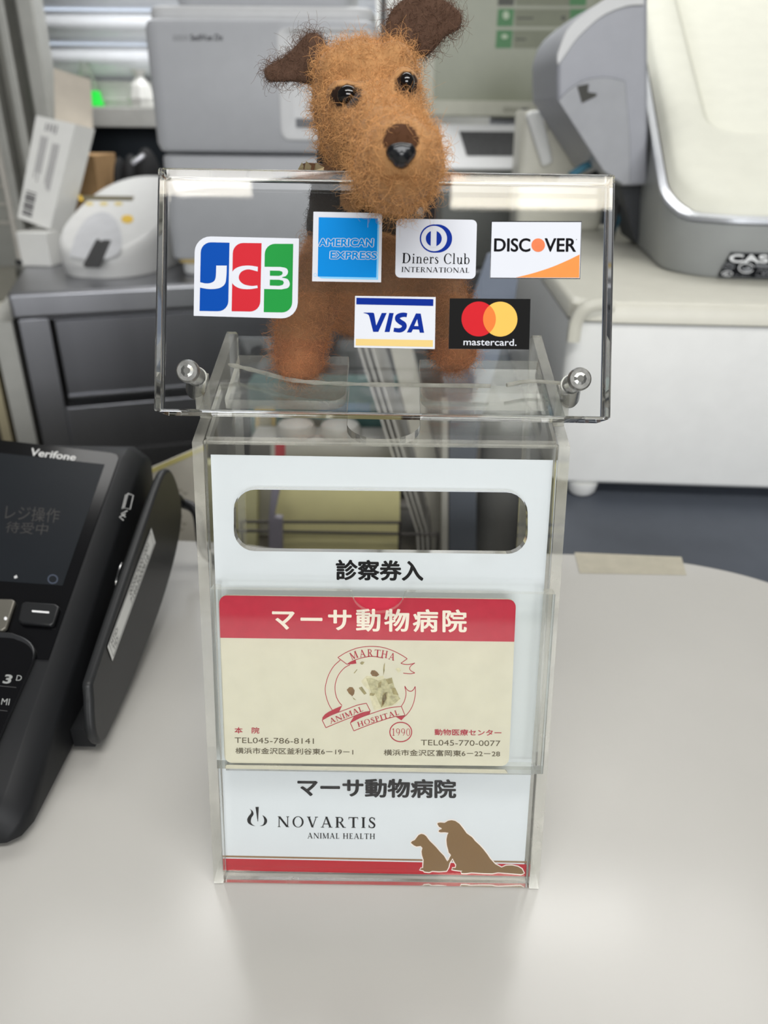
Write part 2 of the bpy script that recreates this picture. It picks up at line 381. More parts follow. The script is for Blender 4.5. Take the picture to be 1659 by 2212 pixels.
# ================================================================== counter
def smooth_xy(pts, n=6): return [tuple(p) for p in smooth_line(pts, n)]
edge = smooth_xy([(-.75,.236),(-.40,.232),(-.12,.226),(-.05,.2165),(.05,.2165),(.103,.2165),(.134,.2145),(.174,.2065),(.207,.189),(.232,.160),(.250,.115),(.258,.05),(.26,-.05),(.26,-.55)])
poly = [(x,y,-.028) for x, y in edge]+[(-.75,-.55,-.028)]
ct = thing('reception_counter', (0,0,FZ), 'white laminate reception counter top carrying the clear card box', 'counter')
MB().prism(poly, (0,0,.028), white_lam).build('counter_top', ct, bevel=.002)
MB().box((-.70,-.50,FZ),(.19,.16,-.0285), M('counter_front', (160,158,152), .5)).build('counter_body', ct)
tp = G((0,0,.0004), (0,0,1)); tp.slab([(1241,1193),(1472,1203),(1483,1241),(1252,1237)], .0003, M('masking_tape', (176,170,152), .5, var=.06, scale=120))
tag(tp.build('tape_strip'), 'strip of yellowed translucent tape stuck along the far counter edge', 'tape')
# ================================================================== desk behind the counter
DZ = -.085; SZ = -.032
dk = thing('staff_desk', (.3,.5,FZ), 'low dark desk behind the white counter carrying folders and papers', 'desk')
desk_m = M('desk_blue_grey', (92,98,108), .5, var=.04)
MB().box((-.19,.245,DZ-.03),(1.0,.44,DZ), M('desk_brown_grey', (98,92,84), .55, var=.06)).box((-.02,.44,DZ-.03),(1.0,.79,DZ), MATS['desk_brown_grey']).build('desk_top', dk, bevel=.004)
MB().box((-.01,.30,FZ),(.98,.76,DZ-.0302), M('desk_body', (70,72,76), .6)).build('desk_body', dk)
sd_ = thing('drawer_stand', (.5,.5,DZ), 'blue-grey rounded stand under the white cash box', 'stand')
cv = [(.2475+.13*(1-math.cos(t)), SZ-.0525*(1-math.sin(t))) for t in np.linspace(0, PI/2, 12)]
prof = [(.2475,DZ+.0005)]+cv+[(.785,SZ),(.785,DZ+.0005)]
MB().prism([(.112,a,b) for a,b in prof], (.8,0,0), desk_m).build('stand_body', sd_, smooth=True)
# ================================================================== steel bench
A18 = math.radians(18); bu = np.array([math.cos(A18), math.sin(A18), 0]); bv = np.array([-math.sin(A18), math.cos(A18), 0])
B0 = np.array([-.4217,.6936,0]); BZ = .045
def bench4(u=0, v=0, z=0):
    m = Matrix.Identity(4); p = B0+bu*u+bv*v
    for i in range(3): m[i][0] = bu[i]; m[i][1] = bv[i]
    m[0][3], m[1][3], m[2][3] = p[0], p[1], z
    return m
def on_front(px, py, d=0):
    p = on(px, py, B0+bv*d, -bv); q = p-B0; return float(q@bu), float(p[2])
bt = thing('steel_bench', (B0[0]+.2,B0[1]+.25,FZ), 'brushed stainless steel bench with recessed front panel under the lab machines', 'bench')
u1, za = on_front(25, 692)
MB().box((0,0,za),(.95,.44,BZ), steel, bench4()).build('bench_top', bt, bevel=.004)
ru0, rz1 = on_front(106, 691, .006); _, rz0 = on_front(141, 881, .006)
f = MB(); F4 = bench4(0,.006)
f.box((.005,0,FZ),(ru0,.42,za-.0005), steel, F4); f.box((ru0,0,FZ),(.95,.42,rz0), steel, F4); f.box((ru0,0,rz1),(.95,.42,za-.0005), steel, F4)
f.build('bench_frame', bt, bevel=.0015)
MB().box((ru0+.001,.026,rz0+.001),(.949,.030,rz1-.001), black_pl, F4).build('recess_back', bt)
MB().box((ru0+.005,.008,rz0+.012),(.945,.014,rz1-.003), steel_d, F4).box((ru0+.005,.005,rz0+.010),(.945,.0079,rz0+.0135), steel, F4).build('door_panel', bt, bevel=.0006)
MB().box((-.022,.002,FZ),(-.001,.40,za-.002), M('bench_side_paint', (176,176,170), .5), bench4()).build('side_panel', bt)
MB().box((.04,-.0008,rz0-.062),(.90,.0002,rz0-.059), seam_d, F4).build('seam', bt)
# ================================================================== shelf unit at the far left
shx = -.455
sh = thing('storage_shelf', tuple(B0-bu*.2+bv*.15+np.array([0,0,FZ])), 'pale grey open shelf unit left of the steel bench', 'shelf')
shm = M('shelf_paint', (190,189,180), .5)
_, zs = on_front(20, 778)
MB().box((-.40,.005,zs-.008),(-.026,.30,zs+.008), shm, bench4()).build('shelf_board', sh, bevel=.002)
z_low = zs-.155
MB().box((-.40,.005,z_low-.016),(-.026,.30,z_low), shm, bench4()).build('shelf_board', sh, bevel=.002)
MB().box((-.40,.301,FZ),(-.026,.315,BZ-.02), M('shelf_back', (120,118,108), .7), bench4()).build('back_panel', sh)
MB().box((-.418,.005,FZ),(-.401,.315,BZ-.02), shm, bench4()).build('side_panel', sh)
x = -.50; bookm = [M('file_beige', (178,168,138), .8), M('file_cream', (206,200,180), .8), M('file_brown', (112,98,76), .8), M('file_dark', (66,60,54), .8)]
k = 0
labs = ['beige paper file standing nearest the bench on the left shelf', 'cream paper file standing second from the bench on the left shelf', 'brown paper file standing third from the bench on the left shelf',
        'dark paper file standing fourth from the bench on the left shelf', 'beige paper file standing fifth from the bench, at the frame edge']
hts = [.135,.128,.140,.118,.132]; wds = [.011,.008,.014,.009,.012]
z_red = z_low+.0005
rb = MB().box((-.11,.02,z_red),(-.030,.20,z_red+.028), M('dark_red_cover', (84,30,28), .6), bench4()).build('ledger_book', bevel=.002)
tag(rb, 'dark red book lying flat at the bottom of the left shelf', 'book')
x = -.031
for k in range(5):
    o = MB().box((x-wds[k],.024+.004*(k % 3),z_red+.0285),(x,.19,z_red+.0285+hts[k]-.03), bookm[(k*3) % 4 if k != 4 else 0], bench4()).build('paper_file', bevel=.0008)
    tag(o, labs[k], 'file', 'paper files on the left shelf'); x -= wds[k]+.001
# ================================================================== lab bench objects
# ---- large grey analyser
MY = float(at(360, 600, Z=BZ)[1]); px2z = lambda y, Y=None: float(at(560, y, Y=Y or MY)[2])
xl, xr = float(at(336, 335, Y=MY)[0]), float(at(815, 300, Y=MY)[0])
mc = thing('urine_analyser', ((xl+xr)/2, MY+.13, BZ), 'big pale grey box-shaped lab analyser standing behind the felt dog', 'analyser')
def rprism(mb, x0, x1, y0, y1, z0, z1, r, mt, dz=.006, n=6):
    """upright rounded-corner body with softened top and bottom edges"""
    loops = []
    for z, ins in ((z0, dz), (z0+dz*.3, dz*.3), (z0+dz, 0), (z1-dz, 0), (z1-dz*.3, dz*.3), (z1, dz)):
        loops.append([(a, b, z) for a, b in rrect(x0+ins, y0+ins, x1-ins, y1-ins, max(r-ins, .001), n)])
    return mb.loft(loops, mt)
zseam = px2z(337); z_bot = px2z(572); ztop = px2z(38)
mb = rprism(MB(), xl, xr, MY, MY+.27, zseam+.002, ztop, .018, lab_grey, .010)
mb.build('upper_housing', mc, smooth=True)
rprism(MB(), xl+.004, xr-.004, MY+.012, MY+.26, ztop-.002, ztop+.012, .02, lab_light, .005).build('top_ledge', mc, smooth=True)
rprism(MB(), xl+.03, xr-.03, MY+.03, MY+.25, ztop+.011, ztop+.06, .02, lab_grey, .01).build('top_housing', mc, smooth=True)
rprism(MB(), xl+.004, xr-.004, MY+.003, MY+.265, z_bot+.003, zseam, .016, lab_grey, .004).build('lower_housing', mc, smooth=True)
rprism(MB(), xl+.010, xr-.010, MY+.008, MY+.262, z_bot-.002, z_bot+.004, .014, M('yellow_band', (206,182,120), .5), .001).build('yellow_band', mc, smooth=True)
rprism(MB(), xl+.014, xr-.014, MY+.011, MY+.258, BZ+.0005, z_bot-.002, .014, lab_light, .003).build('base', mc, smooth=True)
# door on the right half
dx0, dx1 = float(at(604, 200, Y=MY)[0]), float(at(806, 200, Y=MY)[0]); dz0, dz1 = px2z(302), px2z(60)
dr = MB(); out = rrect(dx0, dz0, dx1, dz1, .010); inn = rrect(dx0+.014, dz0+.012, dx1-.006, dz1-.004, .008)
loops = [[(a, MY+.001, c) for a, c in out], [(a, MY-.004, c) for a, c in out], [(a*1, MY-.0045, c) for a, c in rrect(dx0+.003, dz0+.003, dx1-.002, dz1-.002, .009)], [(a, MY-.001, c) for a, c in inn]]
dr.loft(loops, lab_light); dd = dr.build('sample_door', mc, smooth=True)
MB().box((dx0+.017, MY-.003, dz0+.013),(dx0+.050, MY-.0012, dz0+.022), M('door_shadow_slot', (120,122,126), .6)).build('latch_slot', dd)
g = G((0, MY-.0003, 0), (0,-1,0), slope=-.004)
g.text('IDEXX', 374, 76, 407, 88, M('print_pale', (150,151,154), .6), bold=.01); g.text('SediVue Dx', 411, 74, 482, 88, M('print_dark', (70,70,74), .6), bold=.02)
g.build('lettering', mc)
# ---- oval reader
rd_c = at(228, 520, Z=BZ); rcx, rY0 = float(at(222, 604, Z=BZ)[0]), float(at(205, 604, Z=BZ)[1])
RA, RB = .067, .104; rcy = rY0+RB
rd = thing('oval_reader', (rcx, rcy, BZ), 'oval pale grey desktop reader with yellow button and black strip', 'reader')
RT = math.radians(-10)
def oval(sx, sy, z=None, zf=None, n=48):
    L = []
    for k in range(n):
        t = 2*PI*k/n; c, s = math.cos(t), math.sin(t)
        x = RA*sx*math.copysign(abs(c)**.85, c); y = RB*sy*math.copysign(abs(s)**.85, s)
        if s > 0: x *= 1+.02*s
        X = rcx+x*math.cos(RT)-y*math.sin(RT); Y = rcy+x*math.sin(RT)+y*math.cos(RT)
        L.append((X, Y, z if z is not None else zf(x, y)))
    return L
z_fr = .028; z_bk = .105
topz = lambda x, y, d=0: BZ+z_fr+(z_bk-z_fr)*(y+RB)/(2*RB)+d
MB().loft([oval(.93,.95,BZ+.0005), oval(.97,.97,BZ+.010), oval(1,1,None,lambda x,y: topz(x,y,-.014)), oval(.985,.985,None,lambda x,y: topz(x,y,-.005)), oval(.93,.95,None,lambda x,y: topz(x,y,-.0005)), oval(.86,.9,None,lambda x,y: topz(x,y))], M('reader_shell', (216,216,214), .4, var=.02)).build('shell', rd, smooth=True)
sl = math.atan((z_bk-z_fr)/(2*RB)); nrm = np.array([-math.sin(RT)*-math.sin(sl), -math.sin(sl)*math.cos(RT), math.cos(sl)])
P0 = np.array([rcx, rcy, topz(0,0)+.0004])
g = G(P0, nrm, slope=0)
g.poly([(p[0], p[1]) for p in smooth_line([(150,553),(165,505),(190,470),(222,458),(248,472),(262,505),(262,535),(248,553),(205,562),(150,553)], 6)][:-1], M('reader_hollow', (196,197,200), .35)); g.build('hollow', rd)
g.slab([(180,572),(207,520),(212,516),(218,522),(226,519),(240,520),(216,578),(184,578)], -.0006, M('black_strip', (36,36,38), .5), 1); g.build('test_strip', rd)
g.disc((275,473), 13, yellow_pl, 4, 20, 9); g.build('button', rd)
g.poly([(168,422),(290,424),(286,433),(172,432)], M('display_olive', (104,96,72), .3)); g.poly([(168,421),(176,421),(180,434),(172,434)], yellow_pl, 2)
for cx_ in (193, 224, 256): g.disc((cx_, 440), 9, M('yellow_faded', (214,196,130), .5), 2, 14, 4)
g.build('display', rd)
# ---- cartons at the left end of the bench
sb0 = at(48, 575, Z=BZ); sb1 = at(102, 578, Z=BZ); sbz = float(at(78, 497, Y=float(sb0[1])+.02)[2])
o = MB().prism([(sb0[0], sb0[1], BZ+.0005), (sb1[0]+.004, sb0[1]-.004, BZ+.0005), (sb1[0]+.012, sb0[1]+.05, BZ+.0005), (sb0[0]+.006, sb0[1]+.055, BZ+.0005)], (0,0,sbz-BZ-.0005), paper)
o = o.build('small_carton', bevel=.001); tag(o, 'small white carton standing under the tall open carton', 'box')
YB = float(sb0[1])+.012; c_bl, c_br = at(38, 470, Y=YB), at(108, 496, Y=YB); c_tl, c_tr = at(78, 249, Y=YB+.04), at(163, 268, Y=YB+.04)
cz = sbz+.0008-min(c_bl[2], c_br[2]); lift = np.array([0,0,max(0, cz)]); c_tr = on(163, 268, c_bl, np.cross(c_br-c_bl, c_tl-c_bl))
F = [p+lift for p in (c_bl, c_br, c_tr, c_tl)]; dv = np.array([.012,.034,-.006])
cb = thing('tall_carton', F[0], 'tall white printed carton leaning back with its top flap open', 'box')
MB().prism(F, dv, paper).build('carton_body', cb)
fl = [F[3]+dv*.9, F[2]+dv*.9]; Yf = float(fl[0][1])
fl += [at(195, 172, Y=Yf+.01)+lift, at(116, 147, Y=Yf+.01)+lift]
MB().prism(fl, (0,.0008,0), M('carton_inside', (205,196,182), .8)).build('flap', cb)
n_ = np.cross(F[1]-F[0], F[3]-F[0]); n_ /= np.linalg.norm(n_); n_ = -n_ if n_[1] > 0 else n_
g = G(F[0]+n_*.0003, n_, 0); fm = quad_map([(78,249),(163,268),(108,496),(38,470)])
def carton_lines(u0, u1, v0, v1, n, mt, vertical=True):
    for k in range(n):
        a = u0+(u1-u0)*k/n; b = a+(u1-u0)/n*.55; e = v1-(v1-v0)*rng.random()*.25
        g.poly([fm(a, v0), fm(b, v0), fm(b, e), fm(a, e)], mt)
pg = M('carton_print', (150,148,150), .8)
carton_lines(.28,.62,.05,.14,4,pg); carton_lines(.22,.42,.18,.62,4,pg); carton_lines(.55,.75,.22,.70,4,pg)
bc = M('barcode_grey', (88,86,88), .8)
for k in range(9): g.poly([fm(.10, .72+.026*k), fm(.40, .72+.026*k), fm(.40, .72+.026*k+.012+.006*(k % 3)), fm(.10, .72+.026*k+.012+.006*(k % 3))], bc)
g.build('print', cb)
# ---- chrome wire rack at the left edge
wr0 = at(45, 574, Z=BZ); rod = M('rack_rod', (176,172,164), .3, metal=.3)
wr = thing('wire_rack', (wr0[0], wr0[1], BZ), 'chrome wire rack with short rungs at the left edge of the frame', 'rack')
MB().tube([wr0+np.array([0,0,.004]), wr0+np.array([0,.0,.22])], .0034, rod).build('upright', wr, smooth=True)
MB().tube([wr0+np.array([-.05,0,.004]), wr0+np.array([-.05,0,.22])], .0034, rod).build('upright', wr, smooth=True)
for y in (361, 402, 441, 481, 320):
    z = float(at(20, y, Y=float(wr0[1]))[2]); MB().tube([(wr0[0]-.0475, wr0[1], z), (wr0[0]-.0025, wr0[1], z)], .0019, rod).build('rung', wr, smooth=True)
for dx in (0, -.05): MB().ell(wr0+np.array([dx,0,.0045]), ((.006,0,0),(0,.006,0),(0,0,.0045)), black_pl).build('foot', wr, smooth=True)
# ---- black pouch, silver pen, cardboard behind the reader
bY = rcy+RB+.05; p = at(262, 375, Y=bY); zb0 = BZ+.001
cbx = MB().box((float(at(140,350,Y=bY)[0]), bY-.02, BZ+.0006),(float(at(216,350,Y=bY)[0]), bY+.07, float(at(190,334,Y=bY)[2])), card_brown).build('cardboard_box', bevel=.001)
tag(cbx, 'low brown cardboard box behind the oval reader', 'box')
ztp = float(at(190,334,Y=bY)[2])+.0006
pm = MB()
for (qx, qw, h) in ((236,17,.040),(262,26,.025),(296,36,-.010)):
    c = at(qx, 340, Y=bY+.02); rx_ = qw/CAM_F*1.0; zt_ = float(at(qx, 322+h*400, Y=bY+.025)[2]); hh = (zt_-BZ)/2; pm.ell((c[0]+.012, bY+.025, BZ+hh), ((rx_,0,0),(0,.03,0),(0,0,hh-.0003)), M('black_cloth', (14,14,16), .8, bump=.3))
tag(pm.build('black_pouch', smooth=True), 'crumpled black pouch standing between the cardboard box and the analyser', 'pouch')
a_, b_ = at(286, 352, Y=bY-.012), at(312, 335, Y=bY-.012)
tag(MB().tube([a_, a_*.1+b_*.9, b_], [.0035,.0035,.0022], M('pen_silver', (215,215,220), .25, metal=.7)).build('silver_pen', smooth=True), 'short silver pen resting against the black pouch', 'pen')
# ---- bottle and plastic bag on the sill
gp = at(197, 243, Y=1.215); bz_ = .2336
gb = thing('green_bottle', (gp[0], 1.215, bz_), 'small clear bottle holding bright green liquid on the sill', 'bottle')
def lathe(mb, c, prof, mt, n=24): return mb.loft([[(c[0]+r*math.cos(2*PI*k/n), c[1]+r*math.sin(2*PI*k/n), c[2]+z) for k in range(n)] for r, z in prof], mt)
lathe(MB(), (gp[0],1.215,bz_), [(.021,.0003),(.022,.002),(.0195,.016),(.018,.022)], M('green_liquid', (40,215,70), .2, emit=.15)).build('liquid', gb, smooth=True)
lathe(MB(), (gp[0],1.215,bz_), [(.018,.0222),(.011,.045),(.008,.055),(.008,.062)], clear_mat('clear_bottle', haze=.1)).build('bottle_neck', gb, smooth=True)
cp = at(303, 235, Y=1.215); cm_ = MB()
lathe(cm_, (cp[0]+.004,1.215,bz_), [(.020,.0004),(.022,.012),(.016,.030),(.006,.042),(.012,.052)], M('crumpled_film', (220,220,216), .4, bump=.6, scale=30), 9)
tag(cm_.build('plastic_bag'), 'crumpled white plastic bag on the sill beside the analyser', 'bag')
# ---- tall white case between analyser and monitor
wc = thing('tall_case', (float(at(870,100,Y=1.03)[0]), 1.07, BZ), 'narrow white upright case behind the dog, between analyser and monitor', 'case')
wx0, wx1 = float(at(833,60,Y=1.03)[0]), float(at(925,60,Y=1.03)[0])
rprism(MB(), wx0, wx1, 1.03, 1.10, BZ+.0005, .42, .006, white_pl, .003).build('case_body', wc, smooth=True)
MB().box((wx0-.007,1.034,BZ+.0005),(wx0-.0003,1.09,.42), black_pl).build('dark_edge', wc)
MB().box((wx0-.013,1.030,BZ+.0005),(wx0-.0073,1.09,.42), white_pl).build('side_strip', wc)
# ---- touchscreen monitor
NY = .96
mx0, mx1 = float(at(908, 150, Y=NY)[0]), .31; mz0 = float(at(1000, 252, Y=NY)[2]); sx0 = float(at(938,150,Y=NY)[0]); sz0 = float(at(1000,217,Y=NY)[2])
mn = thing('touchscreen_monitor', ((mx0+mx1)/2, NY+.06, BZ), 'beige monitor with olive menu screen and green icon tiles', 'monitor')
fr = MB(); H = .28
outl = rrect(mx0, mz0, mx1, mz0+H, .006); inn = rrect(sx0, sz0, mx1-.022, mz0+H-.02, .001)
fr.loft([[(a,NY+.04,c) for a,c in outl], [(a,NY+.002,c) for a,c in outl], [(a,NY,c) for a,c in rrect(mx0+.002, mz0+.002, mx1-.002, mz0+H-.002, .005)], [(a,NY,c) for a,c in inn], [(a,NY+.006,c) for a,c in inn]], M('monitor_bezel', (196,196,180), .5), cap1=False)
fr.build('bezel', mn, smooth=True)
scr = MB().box((sx0,NY+.0055,sz0),(mx1-.022,NY+.0075,mz0+H-.02), M('screen_olive', (122,126,104), .35, emit=.12, var=.03)).build('screen', mn)
g = G((0,NY+.0052,0), (0,-1,0), slope=.004)
grn = M('tile_green', (58,116,66), .5, emit=.1); til = M('tile_grey', (112,116,96), .5, emit=.1); lt = M('tile_icon', (170,186,160), .5, emit=.1); dkg = M('tile_dark', (66,68,58), .5)
for y0, y1, dx, icon in ((-22,12,2,dkg),(19,57,0,grn),(65,104,-3,grn)):
    g.poly([(1112+dx,y0),(1236,y0+.5),(1236,y1+.5),(1112+dx,y1)], til, 1); g.poly([(1076+dx,y0),(1111+dx,y0),(1108+dx,y1),(1073+dx,y1)], icon, 2)
    if y0 > 0: g.disc((1093+dx, y0+14), 7, lt, 3, 14, 9 if dx == 0 else 5); g.poly([(1117+dx,y0+18),(1152+dx if dx == 0 else 1136,y0+18),(1152+dx if dx == 0 else 1136,y0+22),(1117+dx,y0+22)], dkg, 2)
    g.poly([(1232,y0),(1268,y0),(1266,y1),(1230,y1)], grn, 2)
g.disc((1217,39), 5, dkg, 3, 12)
g.build('menu_tile', scr)
g = G((0,NY-.0002,0), (0,-1,0), slope=.006); g.text('IDEXX', 1088, 232, 1122, 242, M('print_olive', (128,128,112), .6), bold=.01); g.line([(1126,237),(1142,237)], 7, MATS['print_dark'], 1); g.build('lettering', mn)
MB().box(((mx0+mx1)/2-.04,NY+.041,BZ+.012),((mx0+mx1)/2+.04,NY+.06,mz0+.15), lab_grey).build('stand', mn)
MB().box(((mx0+mx1)/2-.07,NY+.02,BZ+.0005),((mx0+mx1)/2+.07,NY+.12,BZ+.0118), lab_grey).build('stand_base', mn)
# ---- small instrument with a dark keyboard, below the monitor
KY = .885; kx0, kx1 = float(at(952,330,Y=KY)[0]), .225; kz = float(at(1030,366,Y=KY)[2]); kz2 = float(at(1030,268,Y=KY+.05)[2])
ki = thing('keyboard_instrument', ((kx0+kx1)/2, KY+.03, BZ), 'grey instrument with sloped dark key field under the monitor', 'instrument')
rprism(MB(), kx0, kx1, KY, KY+.066, BZ+.0005, kz, .006, M('instrument_dark', (96,98,93), .5), .004).build('body', ki, smooth=True)
MB().prism([(kx0,KY+.004,kz+.0003),(kx1,KY+.004,kz+.0003),(kx1,KY+.062,kz2),(kx0,KY+.062,kz2)], (0,.004,-.002), lab_light).build('sloped_frame', ki, bevel=.002)
n_ = np.cross((1,0,0), (0,.058,kz2-kz)); g = G((0,KY+.004,kz+.0006), n_, 0)
g.slab([(992,284),(1200,286),(1200,337),(1008,336)], -.0005, M('key_field', (44,45,47), .6, var=.5, scale=300), 2); g.build('key_field', ki)
# ================================================================== cash drawer and register
def frame4(o, deg):
    a = math.radians(deg); m = Matrix.Rotation(a, 4, 'Z'); m.translation = Vector(o); return m
DT = .1135
D4 = frame4((.1215,.3525,0), -2.5)
dw = thing('cash_box', (.33,.56,SZ), 'white metal till box with rounded corner strip carrying the register', 'cash box')
mb = MB(); loops = []
for z, ins in ((-.0205,.004),(-.018,.001),(-.0165,0),(.098,0)):
    loops.append([tuple(D4 @ Vector((a,b,z))) for a,b in rrect(ins, .003+ins, .42-ins, .42-ins, [.010,.01,.01,.01])])
mb.loft(loops, white_pl); mb.build('drawer_body', dw, smooth=True)
loops = [[tuple(D4 @ Vector((a,b,z))) for a,b in rrect(-.001+ins, -.002+ins, .421-ins, .421-ins, [.014,.01,.01,.01])] for z, ins in ((.0995,.0015),(.1005,0),(.110,0),(.1128,.002),(DT,.005))]
MB().loft(loops, off_white).build('drawer_lid', dw, smooth=True)
MB().box((.003,.006,.0978),(.417,.416,.0998), seam_d, D4).build('lid_gap', dw)
MB().prism([tuple(D4 @ Vector(p)) for p in ((.19,.0027,-.016),(.42,.0027,.045),(.42,.0027,-.016))], tuple(D4.to_3x3() @ Vector((0,-.004,0))), white_pl).build('front_facet', dw, bevel=.003)
for (a,b) in ((.026,.014),(.39,.02),(.03,.38),(.39,.38)):
    c = D4 @ Vector((a,b,SZ)); lathe(MB(), c, [(.008,.0004),(.0105,.003),(.012,.0108)], white_pl, 20).build('foot', dw, smooth=True)
cl = MB(); c0 = D4 @ Vector((0,0,0))
pth = [at(1236,742,Y=.347), at(1243,700,Y=.346), at(1262,672,Y=.344), at(1290,662,Y=.344), at(1328,661,Y=.345)]
L = smooth_line(pth, 6); loops = []
for i, p in enumerate(L):
    t = L[min(i+1,len(L)-1)]-L[max(i-1,0)]; t /= np.linalg.norm(t); s_ = np.cross(t, (0,-1,0)); s_ /= np.linalg.norm(s_); hw = .0040
    loops.append([p+s_*hw+np.array([0,.005,0]), p-s_*hw+np.array([0,.005,0]), p-s_*hw, p-s_*hw*.4+np.array([0,-.0015,0]), p+s_*hw*.4+np.array([0,-.0015,0]), p+s_*hw])
cl.loft(loops, off_white); cl.build('corner_strip', dw, smooth=True)
# ---- register
R4 = frame4((.2045,.437,0), -7.5); SLP = .47
rg = thing('cash_register', (.40,.62,DT), 'cream and grey cash register with sloping top and black rating plate', 'cash register')
top_m = M('register_top', (240,240,226), .6, var=.02, spec=.2)
def rloop(ins, z, shear=1, r=.058, x1=.38, y1=.46):
    return [tuple(R4 @ Vector((a, b, z+shear*SLP*max(b-.02,0)))) for a, b in rrect(ins, ins, x1-ins, y1-ins, [max(r-ins,.004),.03,.03,.03], 10)]
MB().loft([rloop(.010,DT+.0006,0), rloop(.007,DT+.004,0), rloop(.001,.1525,1), rloop(.0025,.1535,1)], reg_grey, True, False).build('lower_shell', rg, smooth=True)
MB().loft([rloop(.004,.1533,1), rloop(.000,.1545,1), rloop(.000,.1575,1), rloop(.005,.1595,1)], silver, False, False).build('trim_band', rg, smooth=True)
def rec(x0,y0,x1,y1,r,z): return [tuple(R4 @ Vector((a,b,z+SLP*max(b-.02,0)))) for a,b in rrect(x0,y0,x1,y1,[r,.02,.02,.02],10)]
MB().loft([rloop(.006,.1594,1), rloop(.009,.168,1), rloop(.0125,.1725,1), rloop(.022,.1745,1), rec(.037,.098,.355,.43,.030,.1745), rec(.039,.101,.353,.428,.029,.1735), rec(.046,.122,.35,.425,.024,.1640), rec(.048,.125,.349,.424,.023,.1575), rec(.053,.131,.345,.42,.02,.1560)], top_m).build('top_cover', rg, smooth=True)
# overhanging printer housing on its left
YC = .57
def cyl_px(pts, y0, depth, mt): return MB().prism([at(a,b,Y=y0) for a,b in pts], (0,depth,0), mt)
hs = smooth_line([(1204,216),(1203,165),(1206,112),(1232,58),(1300,4),(1345,-18),(1400,-26)], 6)+[(1400,400),(1347,402)]+[(1302,370)]
cyl_px([tuple(p) for p in hs], YC, .13, reg_blue).build('printer_housing', rg, bevel=.005)
band = smooth_line([(1203,128),(1207,108),(1232,56),(1300,2),(1345,-20),(1392,-30)], 6); band2 = smooth_line([(1392,10),(1352,14),(1300,36),(1250,80),(1222,118),(1205,142)], 6)
cyl_px([tuple(p) for p in band]+[tuple(p) for p in band2], YC-.0035, .003, lab_light).build('housing_top_band', rg, bevel=.0012)
low = smooth_line([(1206,219),(1226,196),(1262,173),(1305,166),(1346,173),(1352,180)], 6)+[(1362,300),(1362,398),(1347,400),(1303,369)]
cyl_px([tuple(p) for p in low], YC-.003, .0026, M('housing_light', (160,162,167), .45)).build('housing_lower_panel', rg, bevel=.001)
cyl_px([(1247,186),(1272,181),(1270,199),(1290,202),(1288,208),(1257,223)], YC-.0036, .0005, M('notch_dark', (70,70,66), .7)).build('notch', rg)
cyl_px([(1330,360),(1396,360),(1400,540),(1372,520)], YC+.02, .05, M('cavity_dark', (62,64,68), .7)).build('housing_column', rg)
# rating plate on the front
fn = np.array((R4.to_3x3() @ Vector((0,-1,.0))).normalized()); nl = np.array(R4.to_3x3() @ Vector((0,-(.149-.1175),-.0054)))
nl = nl/np.linalg.norm(nl); p_ = np.array(R4 @ Vector((.15,.0036,.136)))
g = G(p_+nl*.0009, nl, .02)
blk = M('plate_black', (22,23,26), .4, var=.05); wh = M('plate_white', (226,228,230), .5, var=.02); gy = M('plate_grey', (132,134,138), .5, var=.02)
g.slab([(1579,546),(1760,551),(1760,606),(1555,598),(1552,594)], .0004, blk)
g.text('CASIO', 1577, 550, 1708, 566, wh, bold=0, fat=1.6)
g.line([(1574+12*math.cos(t),575+7*math.sin(t)) for t in np.linspace(0,2*PI,25)], 1.6, gy, 1)
g.text('PS', 1569, 571, 1582, 579, gy)
g.line([(1612+16*math.cos(t),579+10*math.sin(t)) for t in np.linspace(.5,2*PI-.2,25)], 2, wh, 1); g.poly([(1600,577),(1612,580),(1613,574),(1625,577),(1620,586),(1610,588)], gy, 1)
g.line([(1571+11*math.cos(t),591+5*math.sin(t)) for t in np.linspace(0,2*PI,25)], 1.6, wh, 1); g.poly([(1564,592),(1572,588),(1570,594)], wh, 1)
g.text('UL Japan', 1586, 592, 1620, 597, gy); g.line([(1632,574),(1664,575)], 5, gy, 1)
g.line([(1640,581),(1700,583),(1696,599),(1632,596),(1640,581)], 1.8, gy, 1); g.text('VCCI', 1643, 585, 1688, 594, gy, bold=.02)
g.build('rating_plate', rg)
# ---- white bin with clear holder, on the drawer beside the register
bY_ = .712; bx0 = float(at(1112,480,Y=bY_)[0])
bn = thing('plastic_bin', (.18,.73,DT), 'white plastic bin with glossy clear holder between monitor and register', 'bin')
zt_ = float(at(1200,238,Y=bY_)[2])
def bl_(ins, z): return [(a,b,z) for a,b in rrect(bx0+ins, bY_+ins, .225-ins, bY_+.05-ins, .008)]
MB().loft([bl_(.002,DT+.0005), bl_(0,DT+.004), bl_(-.002,zt_-.004), bl_(-.001,zt_), bl_(.003,zt_)], off_white).build('bin_body', bn, smooth=True)
def pq(pts, y0, d, mt): return MB().prism([at(a,b,Y=y0) for a,b in pts], (0,d,0), mt)
pq([(1136,248),(1150,238),(1172,240),(1196,352),(1172,362)], bY_-.012, .010, white_pl).build('holder_rail', bn, bevel=.003)
pq([(1158,246),(1178,240),(1212,240),(1218,250),(1196,255),(1178,300)], bY_-.008, .006, clear_mat('clear_holder', haze=.12)).build('clear_holder', bn, bevel=.001)
pq([(1163,241),(1205,242),(1203,268),(1160,266)], bY_-.0025, .0008, M('tape_cream', (222,212,192), .6)).build('tape_label', bn)
